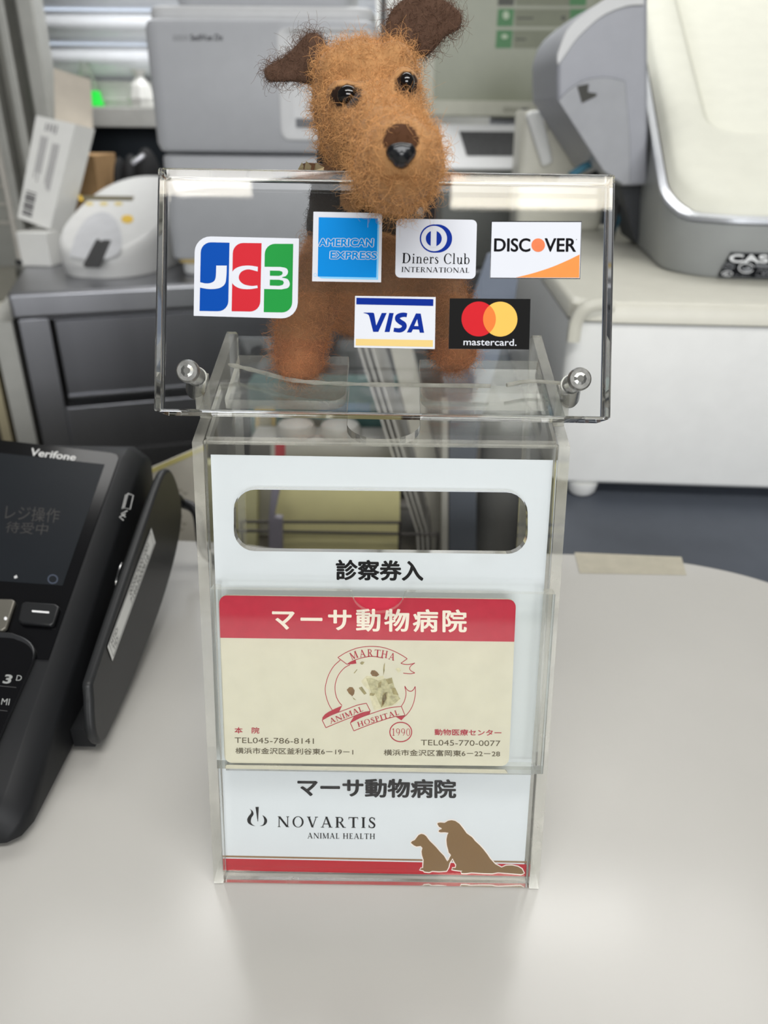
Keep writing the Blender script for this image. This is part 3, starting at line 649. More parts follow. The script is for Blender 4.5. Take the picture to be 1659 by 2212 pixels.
o = MB().tube([at(1232,380,Y=.600), at(1262,360,Y=.605), at(1306,342,Y=.61), at(1340,345,Y=.62), at(1352,420,Y=.63), np.array([.215,.63,DT+.004])], .0035, M('teal_cable', (64,112,132), .5)).build('teal_cable', smooth=True)
tag(o, 'teal cable running out from under the register housing', 'cable')
o = MB().tube([at(1270,385,Y=.61), at(1310,362,Y=.615), at(1346,372,Y=.622), np.array([.212,.615,DT+.004])], .003, black_pl).build('black_cable', smooth=True)
tag(o, 'black cable beside the teal one under the register housing', 'cable')
# ================================================================== files and papers on the desk behind the box
def stand(pts, y0, d, mt, name, label, cat, group=None, bevel=.0006):
    P = [at(a,b,Y=y0) for a,b in pts]; P = [np.array([p[0],p[1],max(p[2],DZ+.0005)]) for p in P]
    return tag(MB().prism(P, (0,d,0), mt).build(name, bevel=bevel), label, cat, group)
stand([(588,1004),(864,1008),(864,1230),(588,1230)], .335, .012, M('folder_yellow', (228,221,164), .6, var=.03), 'yellow_folder', 'pale yellow folder seen through the slot of the clear box', 'folder')
stand([(440,1004),(556,1004),(556,1230),(440,1230)], .352, .012, M('folder_olive', (205,202,158), .6), 'olive_folder', 'dull olive folder at the left end of the slot', 'folder')
tr = thing('wire_tray', (-.04,.30,DZ), 'dark wire letter tray in front of the yellow folder', 'tray')
wm = M('dark_wire', (66,62,60), .45, metal=.4)
TYr = .318
for (a, b) in (((520,1127),(866,1129)), ((500,1146),(948,1155))):
    MB().tube([at(*a, Y=TYr), at(*b, Y=TYr)], .0011, wm).build('rail', tr, smooth=True)
for px_ in (520, 864, 946):
    p = at(px_, 1150 if px_ > 900 else 1127, Y=TYr); MB().tube([p, np.array([p[0],TYr,DZ+.0012])], .0012, wm).build('post', tr, smooth=True)
stand([(588,1040),(608,1040),(592,1118),(610,1120),(610,1230),(580,1230),(580,1118)], .300, .006, M('mauve_grey', (128,124,136), .5), 'bracket_stand', 'mauve-grey L-shaped stand left of the yellow folder', 'stand')
for k, (xa, xb, lab) in enumerate(((768,900,'white paper sheet standing edge-on, leftmost of the leaning sheets behind the box'), (783,910,'white paper sheet standing edge-on, second of the leaning sheets behind the box'), (797,920,'white paper sheet standing edge-on, third of the leaning sheets behind the box'))):
    stand([(xa,738),(xa+4,738),(xb+4,1150),(xb+6,1240),(xb+2,1240),(xb,1150)], .350, .10, M('sheet_grey', (196,194,188), .7), 'paper_sheet', lab, 'paper', 'leaning paper sheets behind the box', 0)
stand([(840,742),(886,748),(962,1060),(948,1160),(948,1240),(930,1240),(930,1120)], .36, .04, M('paper_stack_beige', (182,179,168), .7, aniso=(1,1,1), var=.08), 'paper_stack', 'fanned stack of off-white papers leaning behind the box', 'paper')
stand([(955,880),(968,880),(968,1230),(953,1230)], .322, .02, M('post_grey', (176,174,166), .6), 'divider_board', 'slim pale grey divider board right of the paper stack', 'divider')
stand([(970,900),(1029,902),(1029,1230),(970,1230)], .322, .10, M('binder_slate', (86,92,102), .55), 'slate_binder', 'slate-grey ring binder standing right of the divider board', 'binder')
stand([(850,1046),(966,1048),(966,1250),(850,1250)], .462, .02, M('charcoal_cover', (34,34,38), .6), 'dark_backing', 'added black panel darkening the background behind the leaning white sheets, right of the yellow folder', 'binder')  # added panel, only there to darken what shows through the slot
c_ = at(1072, 1150, Y=.37); r_ = .017
z1 = float(at(1072, 880, Y=.37)[2])
tag(lathe(MB(), (c_[0],.37,DZ), [(r_,.0005),(r_,z1-DZ-.001),(r_-.001,z1-DZ)], M('canister_grey', (104,104,102), .4), 36).build('grey_canister', smooth=True), 'dark grey cylindrical canister standing right of the slate binder', 'canister')
stand([(1052,552),(1072,548),(1118,600),(1112,645),(1040,900),(1010,1230),(975,1230),(985,760),(1022,640)], .47, .004, M('slate_sheet', (128,138,156), .4), 'slate_sheet', 'blue-grey plastic sheet leaning beside the cash drawer', 'sheet')
gbk = thing('teal_book', (-.03,.42,DZ), 'dark teal book standing behind the yellow folder', 'book')
P = [at(a,b,Y=.425) for a,b in ((535,832),(858,838))]
MB().box((P[0][0],.425,DZ+.0005),(P[1][0],.455,float(P[0][2])), M('teal_cover', (44,92,88), .5, var=.15, scale=20)).build('cover', gbk, bevel=.001)
g = G((0,.4246,0),(0,-1,0)); g.poly([(552,880),(595,880),(595,930),(552,930)], M('label_gold', (196,166,88), .5)); g.poly([(559,888),(588,888),(588,922),(559,922)], M('label_olive', (136,124,84), .5), 2)
g.build('gold_label', gbk); g.poly([(690,870),(800,872),(800,900),(690,898)], M('teal_blue', (40,96,122), .5), 1); g.build('blue_panel', gbk)
P = [at(a,b,Y=.385) for a,b in ((540,952),(862,958))]
wb = thing('white_box', (-.03,.39,DZ), 'low white box with a red label behind the yellow folder', 'box')
MB().box((P[0][0],.385,DZ+.0005),(P[1][0],.418,float(P[0][2])), M('box_pale', (176,174,170), .7)).build('box_body', wb, bevel=.001)
g = G((0,.3847,0),(0,-1,0)); g.poly([(594,958),(616,958),(616,1000),(594,1000)], M('label_red', (176,50,62), .6)); g.poly([(540,960),(585,960),(585,1000),(540,1000)], M('label_charcoal', (92,90,88), .6)); g.build('label', wb)
zb_ = float(P[0][2])+.0005
for k, (px_, rr, lab) in enumerate(((640,.017,'white round domed jar top on the white box, left one'), (735,.018,'white round domed jar top on the white box, right one'))):
    c_ = at(px_, 945, Y=.4015); MBl = lathe(MB(), (c_[0],.4015,zb_), [(rr*.9,.0002),(rr*.92,.004),(rr*.8,.008),(rr*.4,.0105),(.001,.011)], M('jar_pale', (190,188,184), .5), 28)
    tag(MBl.build('white_jar', smooth=True), lab, 'jar', 'white jars')
# printed sheet behind the terminal
sp = thing('printed_board', (-.13,.29,DZ), 'yellow-edged board with faint printed paper behind the card terminal', 'board')
Q = [at(a,b,Y=.285) for a,b in ((322,1014),(446,960),(446,1230),(322,1230))]; Q = [np.array([p[0],p[1],max(p[2],DZ+.0005)]) for p in Q]
MB().prism(Q, (0,.003,0), M('board_paper', (196,192,180), .7)).build('board', sp)
Q2 = [at(a,b,Y=.2846) for a,b in ((322,1014),(446,960),(446,971),(322,1025))]
MB().prism(Q2, (0,.0003,0), M('edge_yellow', (206,196,128), .6)).build('yellow_edge', sp)
g = G((0,.2847,0),(0,-1,0),-.3)
for x_, y_ in ((384,1055),(396,1062),(388,1082),(399,1092),(386,1112),(394,1128),(388,1140)): g.line([(x_,y_),(x_+3,y_+6),(x_+9,y_+2)], 2.2, M('print_faint', (140,134,120), .8))
g.build('faint_print', sp)
# ================================================================== payment terminal
tm = thing('card_terminal', (-.161,.10,0), 'black handheld card payment terminal with dark screen on the counter', 'card terminal')
PZ = lambda y: .0374+.3847*(y-.0669)
XR, XL = -.1235, -.2060
loops = []
for y, dzt, zb, xi in ((.012,-.010,.0025,.006),(.0145,-.004,.002,.002),(.020,-.001,.0018,0),(.045,0,.0018,0),(.0669,0,.002,0),(.10,0,.003,0),(.14,0,.010,0),(.168,0,.022,0),(.178,-.003,.026,0),(.190,-.012,.030,.001),(.1965,-.020,.034,.004)):
    zt = PZ(y)+dzt; hs_ = max(zt-zb, .004); ch = min(.008, hs_*.45)
    loops.append([(XL-.006+xi,y,zb+ch*.3),(XL-.004+xi,y,zb),(-.121-xi,y,zb),(-.1175-xi,y,zb+ch*.3),(-.1165-xi,y,zt-ch),(-.1175-xi,y,zt-ch*.7),(XR-xi,y,zt-.0004),(XR-.001-xi,y,zt),(XL+.001+xi,y,zt),(XL-.006+xi,y,zt-ch)])
term_m = M('terminal_black', (25,26,28), .5, var=.08, spec=.25)
MB().loft(loops, term_m).build('housing', tm, smooth=True)
tn = np.array([0,-.3847,1.0]); tn /= np.linalg.norm(tn); TP = np.array([0,.0669,.0374])
g = G(TP+tn*.0006, tn, .09)
g.slab([(-90,940),(240,978),(252,982),(256,990),(104,1424),(-260,1404)], .0005, black_gl); g.build('front_glass', tm)
scr_m = M('screen_dark', (30,33,37), .3, emit=.04, var=.04, spec=.2)
g.poly([(-60,972),(226,1003),(135,1265),(-170,1243)], scr_m, 2); so = g.build('screen', tm)
tx = M('screen_text', (58,56,55), .4, emit=.02)
g.text('レジ操作', 0,0,0,0, tx, 4, q=[(14,1090),(131,1099),(126,1130),(10,1122)]); g.build('screen_text', so); g.text('待受中', 0,0,0,0, tx, 4, q=[(16,1126),(106,1131),(101,1156),(10,1150)])
g.build('screen_text', so); g.line([(114+10*math.cos(t),1251+9*math.sin(t)) for t in np.linspace(0,2*PI,25)], 2.6, M('screen_icon', (66,74,90), .4, emit=.06), 4); g.build('nav_ring', so); g.poly([(30,1245),(36,1242),(38,1248),(31,1250)], M('screen_bright', (200,200,200), .4), 4)
g.build('nav_mark', so)
g.text('Verifone', 0,0,0,0, M('logo_white', (206,206,204), .5, var=.02), 3, fat=.7, shear=.2, q=[(69,968),(164,981),(163,995),(68,984)]); g.build('logo', tm)
g.slab([tuple(p) for p in [(58,1305),(122,1310),(131,1316),(120,1352),(112,1357),(50,1352),(42,1345),(50,1309)]], -.002, M('key_black', (20,21,23), .4)); ko = g.build('key', tm, bevel=.0006)
g2 = G(TP+tn*.00272, tn, .06); g2.poly([(69,1318),(106,1321),(106,1325),(69,1322)], M('key_mark_white', (235,235,235), .4), 1); g2.build('key_mark', ko)
g.slab([(-40,1298),(30,1300),(36,1304),(17,1362),(8,1368),(-60,1362)], -.002, M('key_silver', (120,117,108), .35, metal=.5)); ko = g.build('key', tm, bevel=.0006)
g2.disc((12,1336), 3.5, M('key_mark_white'), 1, 12, 4); g2.build('key_mark', ko)
kp = smooth_line([(-200,1366),(0,1371),(40,1377),(66,1390),(78,1408),(76,1428)], 6)+[(-40,1690),(-220,1680)]
g.slab([tuple(p) for p in kp], -.0022, M('keypad_rim', (40,41,43), .3)); kb = g.build('keypad_hood', tm, bevel=.0005)
g2 = G(TP+tn*.00295, tn, .08)
kp2 = smooth_line([(-200,1372),(0,1377),(38,1383),(60,1394),(71,1410),(69,1428)], 6)+[(-46,1688),(-220,1676)]
g2.slab([tuple(p) for p in kp2], .0001, black_gl, 0)
km = M('keypad_grey', (150,152,150), .5)
g2.text('3', 5, 1456, 27, 1476, km, 1, bold=.03, shear=.25); g2.text('D', 34, 1458, 47, 1470, km, 1, shear=.25); g2.text('MI', 2, 1508, 22, 1522, km, 1, shear=.2)
g2.line([(-40,1478),(35,1485)], 1.2, M('keypad_line', (70,70,70), .5), 1); g2.line([(-40,1530),(16,1536)], 1.2, MATS['keypad_line'], 1)
g2.build('keypad', kb)
# card guide icon on the bevel
cn = np.array([.75,-.25,.62]); cn /= np.linalg.norm(cn); yb = .125
g = G(np.array([-.1175,yb,PZ(yb)-.0056])+cn*.0017, cn, 0); wi = M('icon_white', (196,196,194), .5)
g.line([(276,1066),(288,1070),(281,1100),(268,1097)], 2.0, wi, 1, True); g.line([(272,1068),(264,1099)], 1.8, wi, 1)
g.line([(275,1103),(262,1110),(271,1117)], 2.4, wi, 1); g.line([(271,1110),(258,1117),(267,1124)], 2.4, wi, 1); g.build('card_icon', tm)
# swipe fin
finp = smooth_line([(.0553,.0345),(.085,.044),(.14,.0605),(.165,.0672),(.178,.0662),(.1865,.058),(.1915,.045),(.190,.034),(.180,.0255),(.160,.017),(.134,.0105),(.10,.0062),(.067,.0048),(.055,.006),(.0505,.0135),(.0515,.022),(.0545,.030)], 4)[:-1]
MB().prism([(-.1092,p[0],p[1]) for p in finp], (.0040,0,0), M('fin_black', (40,41,42), .38, var=.06, spec=.3)).build('swipe_fin', tm, bevel=.0015)
MB().box((-.1172,.056,.0035),(-.1090,.135,.012), term_m).build('slot_floor', tm)
MB().ell(at(257,1240,X=-.1168), ((.0012,0,0),(0,.006,.0025),(0,-.0006,.0018)), chrome).build('metal_clip', tm, smooth=True)
g = G((-.1049,0,0), (1,0,0), 0); g.poly([(327,1140),(336,1172),(243,1428),(232,1397)], M('label_silver', (238,238,235), .5, var=.02), 1)
f = quad_map([(232,1397),(327,1140),(336,1172),(243,1428)]); pq_ = lambda u0,v0,u1,v1: [f(u0,v0), f(u1,v0), f(u1,v1), f(u0,v1)]
lk = M('label_ink', (92,92,90), .6)
g.text('MTID:', 0,0,0,0, lk, 2, q=pq_(.06,.18,.20,.46)); g.text('TID:', 0,0,0,0, lk, 2, q=pq_(.06,.54,.17,.82))
g.text('0020670001001', 0,0,0,0, lk, 2, q=pq_(.48,.16,.90,.46)); g.text('71663000616', 0,0,0,0, lk, 2, q=pq_(.46,.54,.86,.84))
g.line([f(.03,.08), f(.97,.08), f(.97,.92), f(.03,.92)], .9, lk, 2, True); g.build('serial_label', tm)
for (a,b) in ((-.128,.026),(-.196,.026),(-.128,.085),(-.196,.085)): lathe(MB(), (a,b,0), [(.006,.0002),(.0065,.0012),(.0055,.004)], black_pl, 18).build('foot', tm, smooth=True)
cp_ = [np.array([-.122,.193,.040]), np.array([-.112,.203,.038]), at(392,1086,Y=.213), at(425,1108,Y=.208), np.array([-.095,.198,.0042]), np.array([-.060,.200,.0035])]
tag(MB().tube([p for p in smooth_line(cp_, 8)], .0028, black_pl).build('power_cable', smooth=True), 'black cable leaving the rear of the card terminal', 'cable')
# ================================================================== clear card box
LEAN = math.radians(12.852); FD = np.array([0, math.sin(LEAN), math.cos(LEAN)]); FN = np.array([0, -math.cos(LEAN), math.sin(LEAN)])
HF = .14308; W2 = .052; TH = .003
acr = clear_mat('clear_acrylic', haze=.007, gloss=.32)
acr_e = clear_mat('acrylic_cut_edge', tint=(.93,.935,.92), haze=.20, gloss=1.0, haze_col=(222,220,208))
glue = clear_mat('acrylic_glue', haze=.42, haze_col=(222,220,208))
FT = FD*HF; BT = np.array([0,.0963,.1552]); BB = np.array([0,.0609,.0006]); Z0 = np.array([0,0,.0006])
bx = thing('card_box', (0,.03,0), 'clear acrylic patient card drop box with a slot, in the middle of the counter', 'card box')
fq = lambda px, py, d=0: on(px, py, FN*d, FN)
X1 = np.array([1.,0,0])
# front panel with its slot
fw = W2-TH-.0002
outer = [np.array([a,0,0])+FD*b for a, b in rrect(-fw, HF, fw, .0008, .0004)]
skew = lambda L: [(x, y+.0112*(x-507)) for x, y in L]
hole = [fq(*p) for p in skew(rrect(505, 1055.5, 1140, 1190, 45))]
mb = MB(); n = len(outer)
lay = [outer, hole, [p-FN*TH for p in hole], [p-FN*TH for p in outer]]
for (A, B, mt) in ((lay[0], lay[1], acr), (lay[1], lay[2], acr_e), (lay[2], lay[3], acr), (lay[3], lay[0], acr_e)):
    k = len(mb.v); mb.add(list(A)+list(B), [(i, (i+1) % n, n+(i+1) % n, n+i) for i in range(n)], mt)
mb.build('front_panel', bx)
for s in (-1, 1):
    x0 = s*W2
    prof = [np.array([x0,p[1],p[2]]) for p in (Z0+np.array([0,-.0001,0]), FT+np.array([0,-.0001,0]), BT+np.array([0,-.004,-.0010]), BT+np.array([0,-.001,-.0025]), BB)]
    MB().prism(prof, (-s*TH,0,0), acr, acr_e).build('side_panel', bx)
MB().prism([np.array([-fw,p[1],p[2]]) for p in (BB+np.array([0,-.0005,.0005]), BT+np.array([0,-.0015,-.003]), BT+np.array([0,-.0015-TH,-.0033]), BB+np.array([0,-.0005-TH,.0005]))], (2*fw,0,0), acr).build('back_panel', bx)
MB().box((-fw,.0042,.0006),(fw,.0570,.0034), clear_mat('acrylic_base', tint=(.86,.85,.84), haze=.12, haze_col=(150,146,140))).build('base_panel', bx)
# sloping lid with thumb notch
SD = BT-FT; SD /= np.linalg.norm(SD); SN = np.cross(X1, SD); SN /= np.linalg.norm(SN)
sq = lambda px, py, d=0: on(px, py, FT+SN*d, SN)
to2 = lambda p: (p[0], float((p-FT)@SD)); back = lambda a, b, d=0: np.array([a,0,0])+FT+SD*b+SN*d
r_y = to2(sq(825,832))[1]; nx0, nx1 = to2(sq(753,860))[0], to2(sq(906,860))[0]; nyb = to2(sq(828,946))[1]
notch = [(nx1, r_y)]+[( (nx0+nx1)/2+(nx1-nx0)/2*math.cos(t), nyb+.0085-.0085*math.sin(t)) for t in np.linspace(0, PI, 18)]+[(nx0, r_y)]
lp = [(-fw, .0032), (fw, .0032), (fw, r_y)]+notch+[(-fw, r_y)]
MB().prism([back(a,b,-.0004) for a,b in lp], -SN*.0026, acr, acr_e).build('lid', bx)
for (xa, ya, xb, yb, rs) in ((494,790,747,884,(0,0,1,0)), (908,800,1176,886,(0,0,0,1))):
    a0, b0 = to2(sq(xa, yb)); a1, b1 = to2(sq(xb, yb)); _, b2 = to2(sq((xa+xb)/2, ya)); a0 = max(a0, -fw); a1 = min(a1, fw)
    r4 = [.0005, .0045, .0005, .0005] if xa < 800 else [.0045, .0005, .0005, .0005]
    MB().prism([back(a,b,-.0003) for a,b in rrect(a0,b0,a1,b2,r4)], SN*.0030, acr, acr_e).build('foot_tab', bx)
gl_ = smooth_line([(500,792),(560,806),(640,826),(740,833),(900,836),(1056,838)], 4)
mb = MB(); L = [sq(p[0], p[1], .0029) for p in gl_]
mb.tube([p for p in L], [.0004+.0004*abs(math.sin(i*1.7)) for i in range(len(L))], glue, 6); mb.build('glue_seam', bx, smooth=True)
mb = MB(); mb.tube([sq(p[0],p[1],.0029) for p in smooth_line([(1090,836),(1140,828),(1205,832)], 4)], .0006, glue, 6); mb.build('glue_seam', bx, smooth=True)
# card pocket on the front
PD = .0068
pk = MB()
pg_ = lambda px, py, d=PD: fq(px, py, d)
tl, tr_, br, bl2 = (456,1273), (1198,1284), (1171,1672), (470,1660)
top_line = [(758,1277.5)]+[(760+0,1281)]+[(817+57*-math.cos(t), 1281+44*math.sin(t)) for t in np.linspace(.12, PI-.12, 16)]+[(874,1283),(877,1279.5)]
fp_ = [tl]+[(756,1277.2)]+top_line[1:-1]+[(879,1279.3)]+[tr_, br, bl2]
pk.prism([pg_(*p) for p in fp_], -FN*.002, acr, acr_e)
pk.build('pocket_front', bx)
for q in (((454,1273),(470,1273),(486,1660),(469,1660)), ((1180,1284),(1200,1284),(1173,1672),(1155,1672))):
    MB().prism([pg_(*p, PD-.0021) for p in q], -FN*(PD-.0023), acr, acr_e).build('pocket_side', bx)
MB().prism([pg_(*p, PD-.0021) for p in ((488,1655),(1153,1665),(1153,1674),(488,1664))], -FN*(PD-.0023), acr, acr_e).build('pocket_bottom', bx)
# ---- printed insert behind the front panel
IN_P = -FN*(TH+.0004)
g = G(IN_P, FN); pw = M('insert_paper', (215,220,225), .55, var=.01, scale=30)
iq = [(455,982),(1195,994),(1131,1893),(488,1880)]; fm = quad_map(iq)
outer = [tuple(fm(u,v)) for u, v in rrect(0,0,1,1,.0004)]; hole = skew(rrect(507, 1057, 1138.5, 1188, 45))
A = [g.pt(p) for p in outer]; B = [g.pt(p) for p in hole]
ins = thing('printed_insert', (0,.01,.0006), 'white printed sheet with slot cut-out and Japanese heading behind the box front', 'sign')
mb = MB(); A2 = [p-FN*.0002 for p in A]; B2 = [p-FN*.0002 for p in B]
for (a_, b_) in ((A,B),(B,B2),(B2,A2),(A2,A)): mb.add(list(a_)+list(b_), [(i,(i+1) % n,n+(i+1) % n,n+i) for i in range(n)], pw)
mb.build('sheet', ins)
g.text('診察券入', 727, 1210, 913, 1252, ink, 2, fat=1.75); g.build('heading', ins); g.text('マーサ動物病院', 644, 1681, 984, 1720, ink, 2, fat=1.75); g.build('clinic_name', ins)
g.serif('NOVARTIS', 600, 1763, 811, 1787, ink, 2, gap=.22); g.serif('ANIMAL HEALTH', 664, 1799, 810, 1811, ink, 2, gap=.12)
z_ = lambda L, s=4.1475, ox=430, oy=1640: [(x/s+ox, y/s+oy) for x, y in L]
g.poly(z_([(505,428),(535,428),(529,558),(524,558)]), ink, 2)
g.poly(z_([tuple(p) for p in smooth_line([(452,443),(480,465),(488,495),(470,525),(464,560),(478,585),(505,600)], 5)]+[tuple(p) for p in smooth_line([(505,600),(470,592),(440,572),(431,540),(445,510),(465,485),(466,462),(452,443)], 5)][1:-1]), ink, 2)
g.poly(z_([tuple(p) for p in smooth_line([(567,500),(595,520),(610,550),(600,580),(575,596),(543,599)], 5)]+[tuple(p) for p in smooth_line([(543,599),(570,588),(582,565),(582,535),(567,500)], 5)][1:-1]), ink, 2)
g.build('maker_logo', ins)
brn = M('print_brown', (140,110,78), .6); red = M('print_red', (178,22,40), .55, var=.03); pink = M('print_cream', (244,232,226), .6); dogc = M('print_dog_brown', (126,98,64), .6, var=.02)
g.poly([(487,1848),(1138,1860.5),(1137.8,1864.2),(487,1851.8)], brn, 1); g.poly([(487.4,1854.6),(1137.5,1867),(1136,1893),(488.4,1880)], red, 1); g.build('stripes', ins)
s6 = lambda L: [(x/6.1444+880, y/6.1444+1760) for x, y in L]
d1 = [(45,372),(62,352),(100,335),(125,300),(150,268),(185,254),(220,262),(250,285),(275,320),(300,352),(335,385),(380,430),(430,490),(485,545),(512,590),(530,618),(548,600),(560,570),(578,540),(570,520),(550,505),(540,460),(525,410),(518,330),(530,270),(545,240),(500,232),(440,234),(412,222),(425,200),(455,190),(455,178),(420,160),(398,125),(402,108),(440,103),(495,108),(540,80),(585,72),(635,82),(690,120),(735,175),(785,245),(860,300),(900,350),(960,405),(1010,460),(1060,525),(1100,585),(1165,655),(1250,700),(1310,675),(1390,672),(1470,690),(1520,720),(1548,775),(1510,790),(1400,780),(1200,765),(1130,778),(1000,775),(850,765),(790,775),(720,775),(715,755),(730,745),(640,735),(590,725),(600,708),(640,705),(648,665),(620,620),(600,580),(575,615),(560,640),(545,700),(520,745),(420,752),(330,745),(290,762),(225,755),(215,740),(165,728),(185,708),(208,706),(215,600),(195,540),(188,490),(200,440),(175,415),(120,422),(85,405)]
c_in = s6(d1); o_ = [np.array(p) for p in c_in]
wide = []
for i, p in enumerate(o_):
    a_, b_ = o_[i-1], o_[(i+1) % len(o_)]; t = b_-a_; t /= max(np.linalg.norm(t),1e-6); wide.append(tuple(p+np.array([t[1],-t[0]])*1.8))
g.polys(thick(c_in+[c_in[0]], 4.2), pink, 2); g.poly(c_in, dogc, 3); g.build('dog_silhouettes', ins)
# ---- membership card in the pocket
CP = FN*.0036; g = G(CP, FN)
cream = M('card_cream', (208,204,184), .45, var=.03, scale=160); cred = M('card_red', (182,48,66), .5, var=.05, scale=400)
cw = [(473,1286),(1115,1295),(1099,1655),(485,1648)]; fm = quad_map(cw); ca = 642/362
crd = [tuple(fm(x/ca, y)) for x, y in rrect(0,0,ca,1,.048)]
cd_ = thing('membership_card', CP+FD*.06, 'cream clinic membership card with red band in the clear front pocket', 'card')
g.slab(crd, .0007, cream); g.build('card', cd_)
bd = [tuple(fm(x/ca, y)) for x, y in rrect(0,0,ca,.2535,[.048,.048,0,0])]
g.poly(bd, cred, 1); g.build('red_band', cd_)
lc = M('card_lettering_cream', (236,228,212), .5, var=.02)
g.text('マーサ動物病院', 589, 1313, 1007, 1361, lc, 2, fat=1.5, spacing=1.2); g.build('title', cd_)
kr = M('card_ink_red', (170,40,58), .55, var=.03); kb_ = M('card_ink_brown', (88,78,56), .6, var=.03)
g.text('本　院', 507, 1571, 560, 1584, kr, 2, fat=.35); g.text('TEL045-786-8141', 507, 1593, 678, 1605, kb_, 2); g.text('横浜市金沢区釜利谷東6－19－1', 508.5, 1615, 763, 1628, kb_, 2, fat=.2)
g.text('動物医療センター', 939, 1575, 1083, 1588, kr, 2, fat=.35); g.text('TEL045-770-0077', 909, 1598, 1081, 1610, kb_, 2); g.text('横浜市金沢区富岡東6－22－28', 829, 1619, 1080, 1632, kb_, 2, fat=.2)
g.build('contact_lines', cd_)
k7 = lambda L: [(x/7.541+690, y/7.541+1380) for x, y in L]
ln = lambda P, w=1.5, closed=False, sm=True: g.line([tuple(p) for p in (smooth_line(k7(P), 6) if sm else k7(P))], w, kr, 2, closed)
ln([(300,305),(430,225),(600,155),(760,128),(900,125),(1050,145),(1200,195),(1330,260),(1430,325)]); ln([(1430,325),(1325,400)], sm=False)
ln([(1325,395),(1380,415),(1450,418),(1510,408),(1555,393)]); ln([(1555,393),(1495,435),(1470,480),(1490,520),(1555,555)]); ln([(1555,555),(1480,570),(1365,558)])
ln([(300,305),(450,415)], sm=False); ln([(450,415),(520,370),(640,325),(780,293),(900,290),(1040,315)])
g.poly(k7([(452,417),(490,385),(590,342),(603,402),(540,412)]), kr, 2)
ln([(340,345),(230,450),(145,600),(100,760),(95,850),(115,960),(160,1080),(212,1165)]); ln([(500,420),(400,480),(310,590),(262,720),(255,830),(275,940),(320,1030),(368,1085)])
g.poly(k7([(45,1320),(50,1280),(90,1230),(150,1190),(250,1140),(370,1088),(325,1182),(180,1240)]), kr, 2)
ln([(45,1325),(105,1448)], sm=False); ln([(105,1448),(300,1365),(540,1270),(700,1205),(830,1178)]); ln([(45,1325),(200,1240),(450,1145),(620,1080),(765,1050)]); ln([(765,1050),(830,1178)], sm=False)
g.poly(k7([(500,1365),(570,1250),(700,1205),(830,1180),(820,1225),(680,1275)]), kr, 2)
ln([(503,1368),(560,1500)], sm=False); ln([(560,1500),(760,1420),(1000,1335),(1200,1275),(1395,1250)]); ln([(503,1368),(680,1278),(900,1200),(1120,1130),(1335,1100)]); ln([(1335,1100),(1395,1250)], sm=False)
g.poly(k7([(1240,1268),(1395,1242),(1405,1255),(1335,1328)]), kr, 2)
ln([(1335,1100),(1385,1010),(1410,890),(1390,770)]); ln([(1390,770),(1430,830),(1485,855),(1530,830),(1560,775)]); ln([(1560,775),(1562,900),(1535,1040),(1480,1160),(1405,1255)])
for ch, x, y, rt in zip('MARTHA', (562,700,828,945,1060,1185), (268,236,228,236,250,288), (22,10,2,-4,-10,-17)):
    wd = {'M':118,'A':100,'R':88,'T':95,'H':100}[ch]; (a0,b0),(a1,b1) = k7([(x-wd/2,y-58),(x+wd/2,y+58)]); g.serif(ch, a0, b0, a1, b1, kb_ if False else kr, 3, rot=rt)
def band_text(body, p0, p1, h):
    (x0,y0),(x1,y1) = k7([p0,p1]); h /= 7.541; t = np.array([x1-x0,y1-y0]); t /= np.linalg.norm(t); u = np.array([t[1],-t[0]])*h
    g.serif(body, 0,0,0,0, kr, 3, q=[(x0+u[0],y0+u[1]),(x1+u[0],y1+u[1]),(x1,y1),(x0,y0)])
band_text('ANIMAL', (180,1385), (715,1175), 85); band_text('HOSPITAL', (635,1440), (1300,1235), 85)
g.line([tuple(p) for p in k7([(1325+178*math.cos(t),1518+158*math.sin(t)) for t in np.linspace(0,2*PI,41)])], 2.2, kr, 2)
(a0,b0),(a1,b1) = k7([(1185,1458),(1478,1580)]); g.serif('1990', a0, b0, a1, b1, kr, 2, gap=.08)
g.build('crest', cd_)
# faded dog photo inside the crest
pa = M('photo_pale', (176,170,134), .6, var=.28, scale=900); pbr = M('photo_brown', (122,92,56), .6, var=.25, scale=900); pgr = M('photo_olive', (150,140,98), .6, var=.3, scale=700); pl_ = M('photo_faint', (206,200,168), .6, var=.12, scale=700)
g.poly(k7([(680,690),(770,600),(900,620),(1040,600),(1060,640),(1100,650),(1180,630),(1220,760),(1260,880),(1320,980),(1270,1050),(1150,1110),(1010,1140),(890,1165),(850,1040),(820,930),(800,830),(720,760)]), pl_, 1)
g.poly(k7([(760,640),(860,640),(960,680),(1060,650),(1110,660),(1180,630),(1215,760),(1250,880),(1318,975),(1200,1075),(1010,1120),(960,1020),(920,930),(850,900),(820,800)]), pa, 2)
for P in ([(1080,660),(1180,632),(1190,720),(1120,740)], [(1170,800),(1235,800),(1290,920),(1200,900)], [(1040,880),(1110,860),(1100,980),(1040,1090),(1000,1120),(1020,980)], [(960,720),(1010,690),(1000,790),(950,800)], [(830,880),(910,890),(880,930),(815,920)], [(640,800),(690,780),(770,890),(730,910)]): g.poly(k7(P), pgr, 3)
for P in ([(830,560),(850,515),(900,512),(940,540),(975,585),(930,615),(860,605)], [(445,830),(490,785),(540,790),(575,840),(565,900),(535,935),(480,890)], [(1030,920),(1080,880),(1090,960),(1050,1060),(1020,1080)]): g.poly(k7(P), pbr, 3)
for P in ([(660,395),(690,368),(735,378),(710,415),(685,420)], [(555,560),(610,495),(620,500),(575,560)], [(1050,420),(1068,385),(1060,520),(1040,600),(1040,480)], [(535,945),(600,1000),(560,985)], [(1235,490),(1290,470),(1335,510),(1290,555)]): g.poly(k7(P), pgr if P[0][0] < 1200 else pl_, 3)
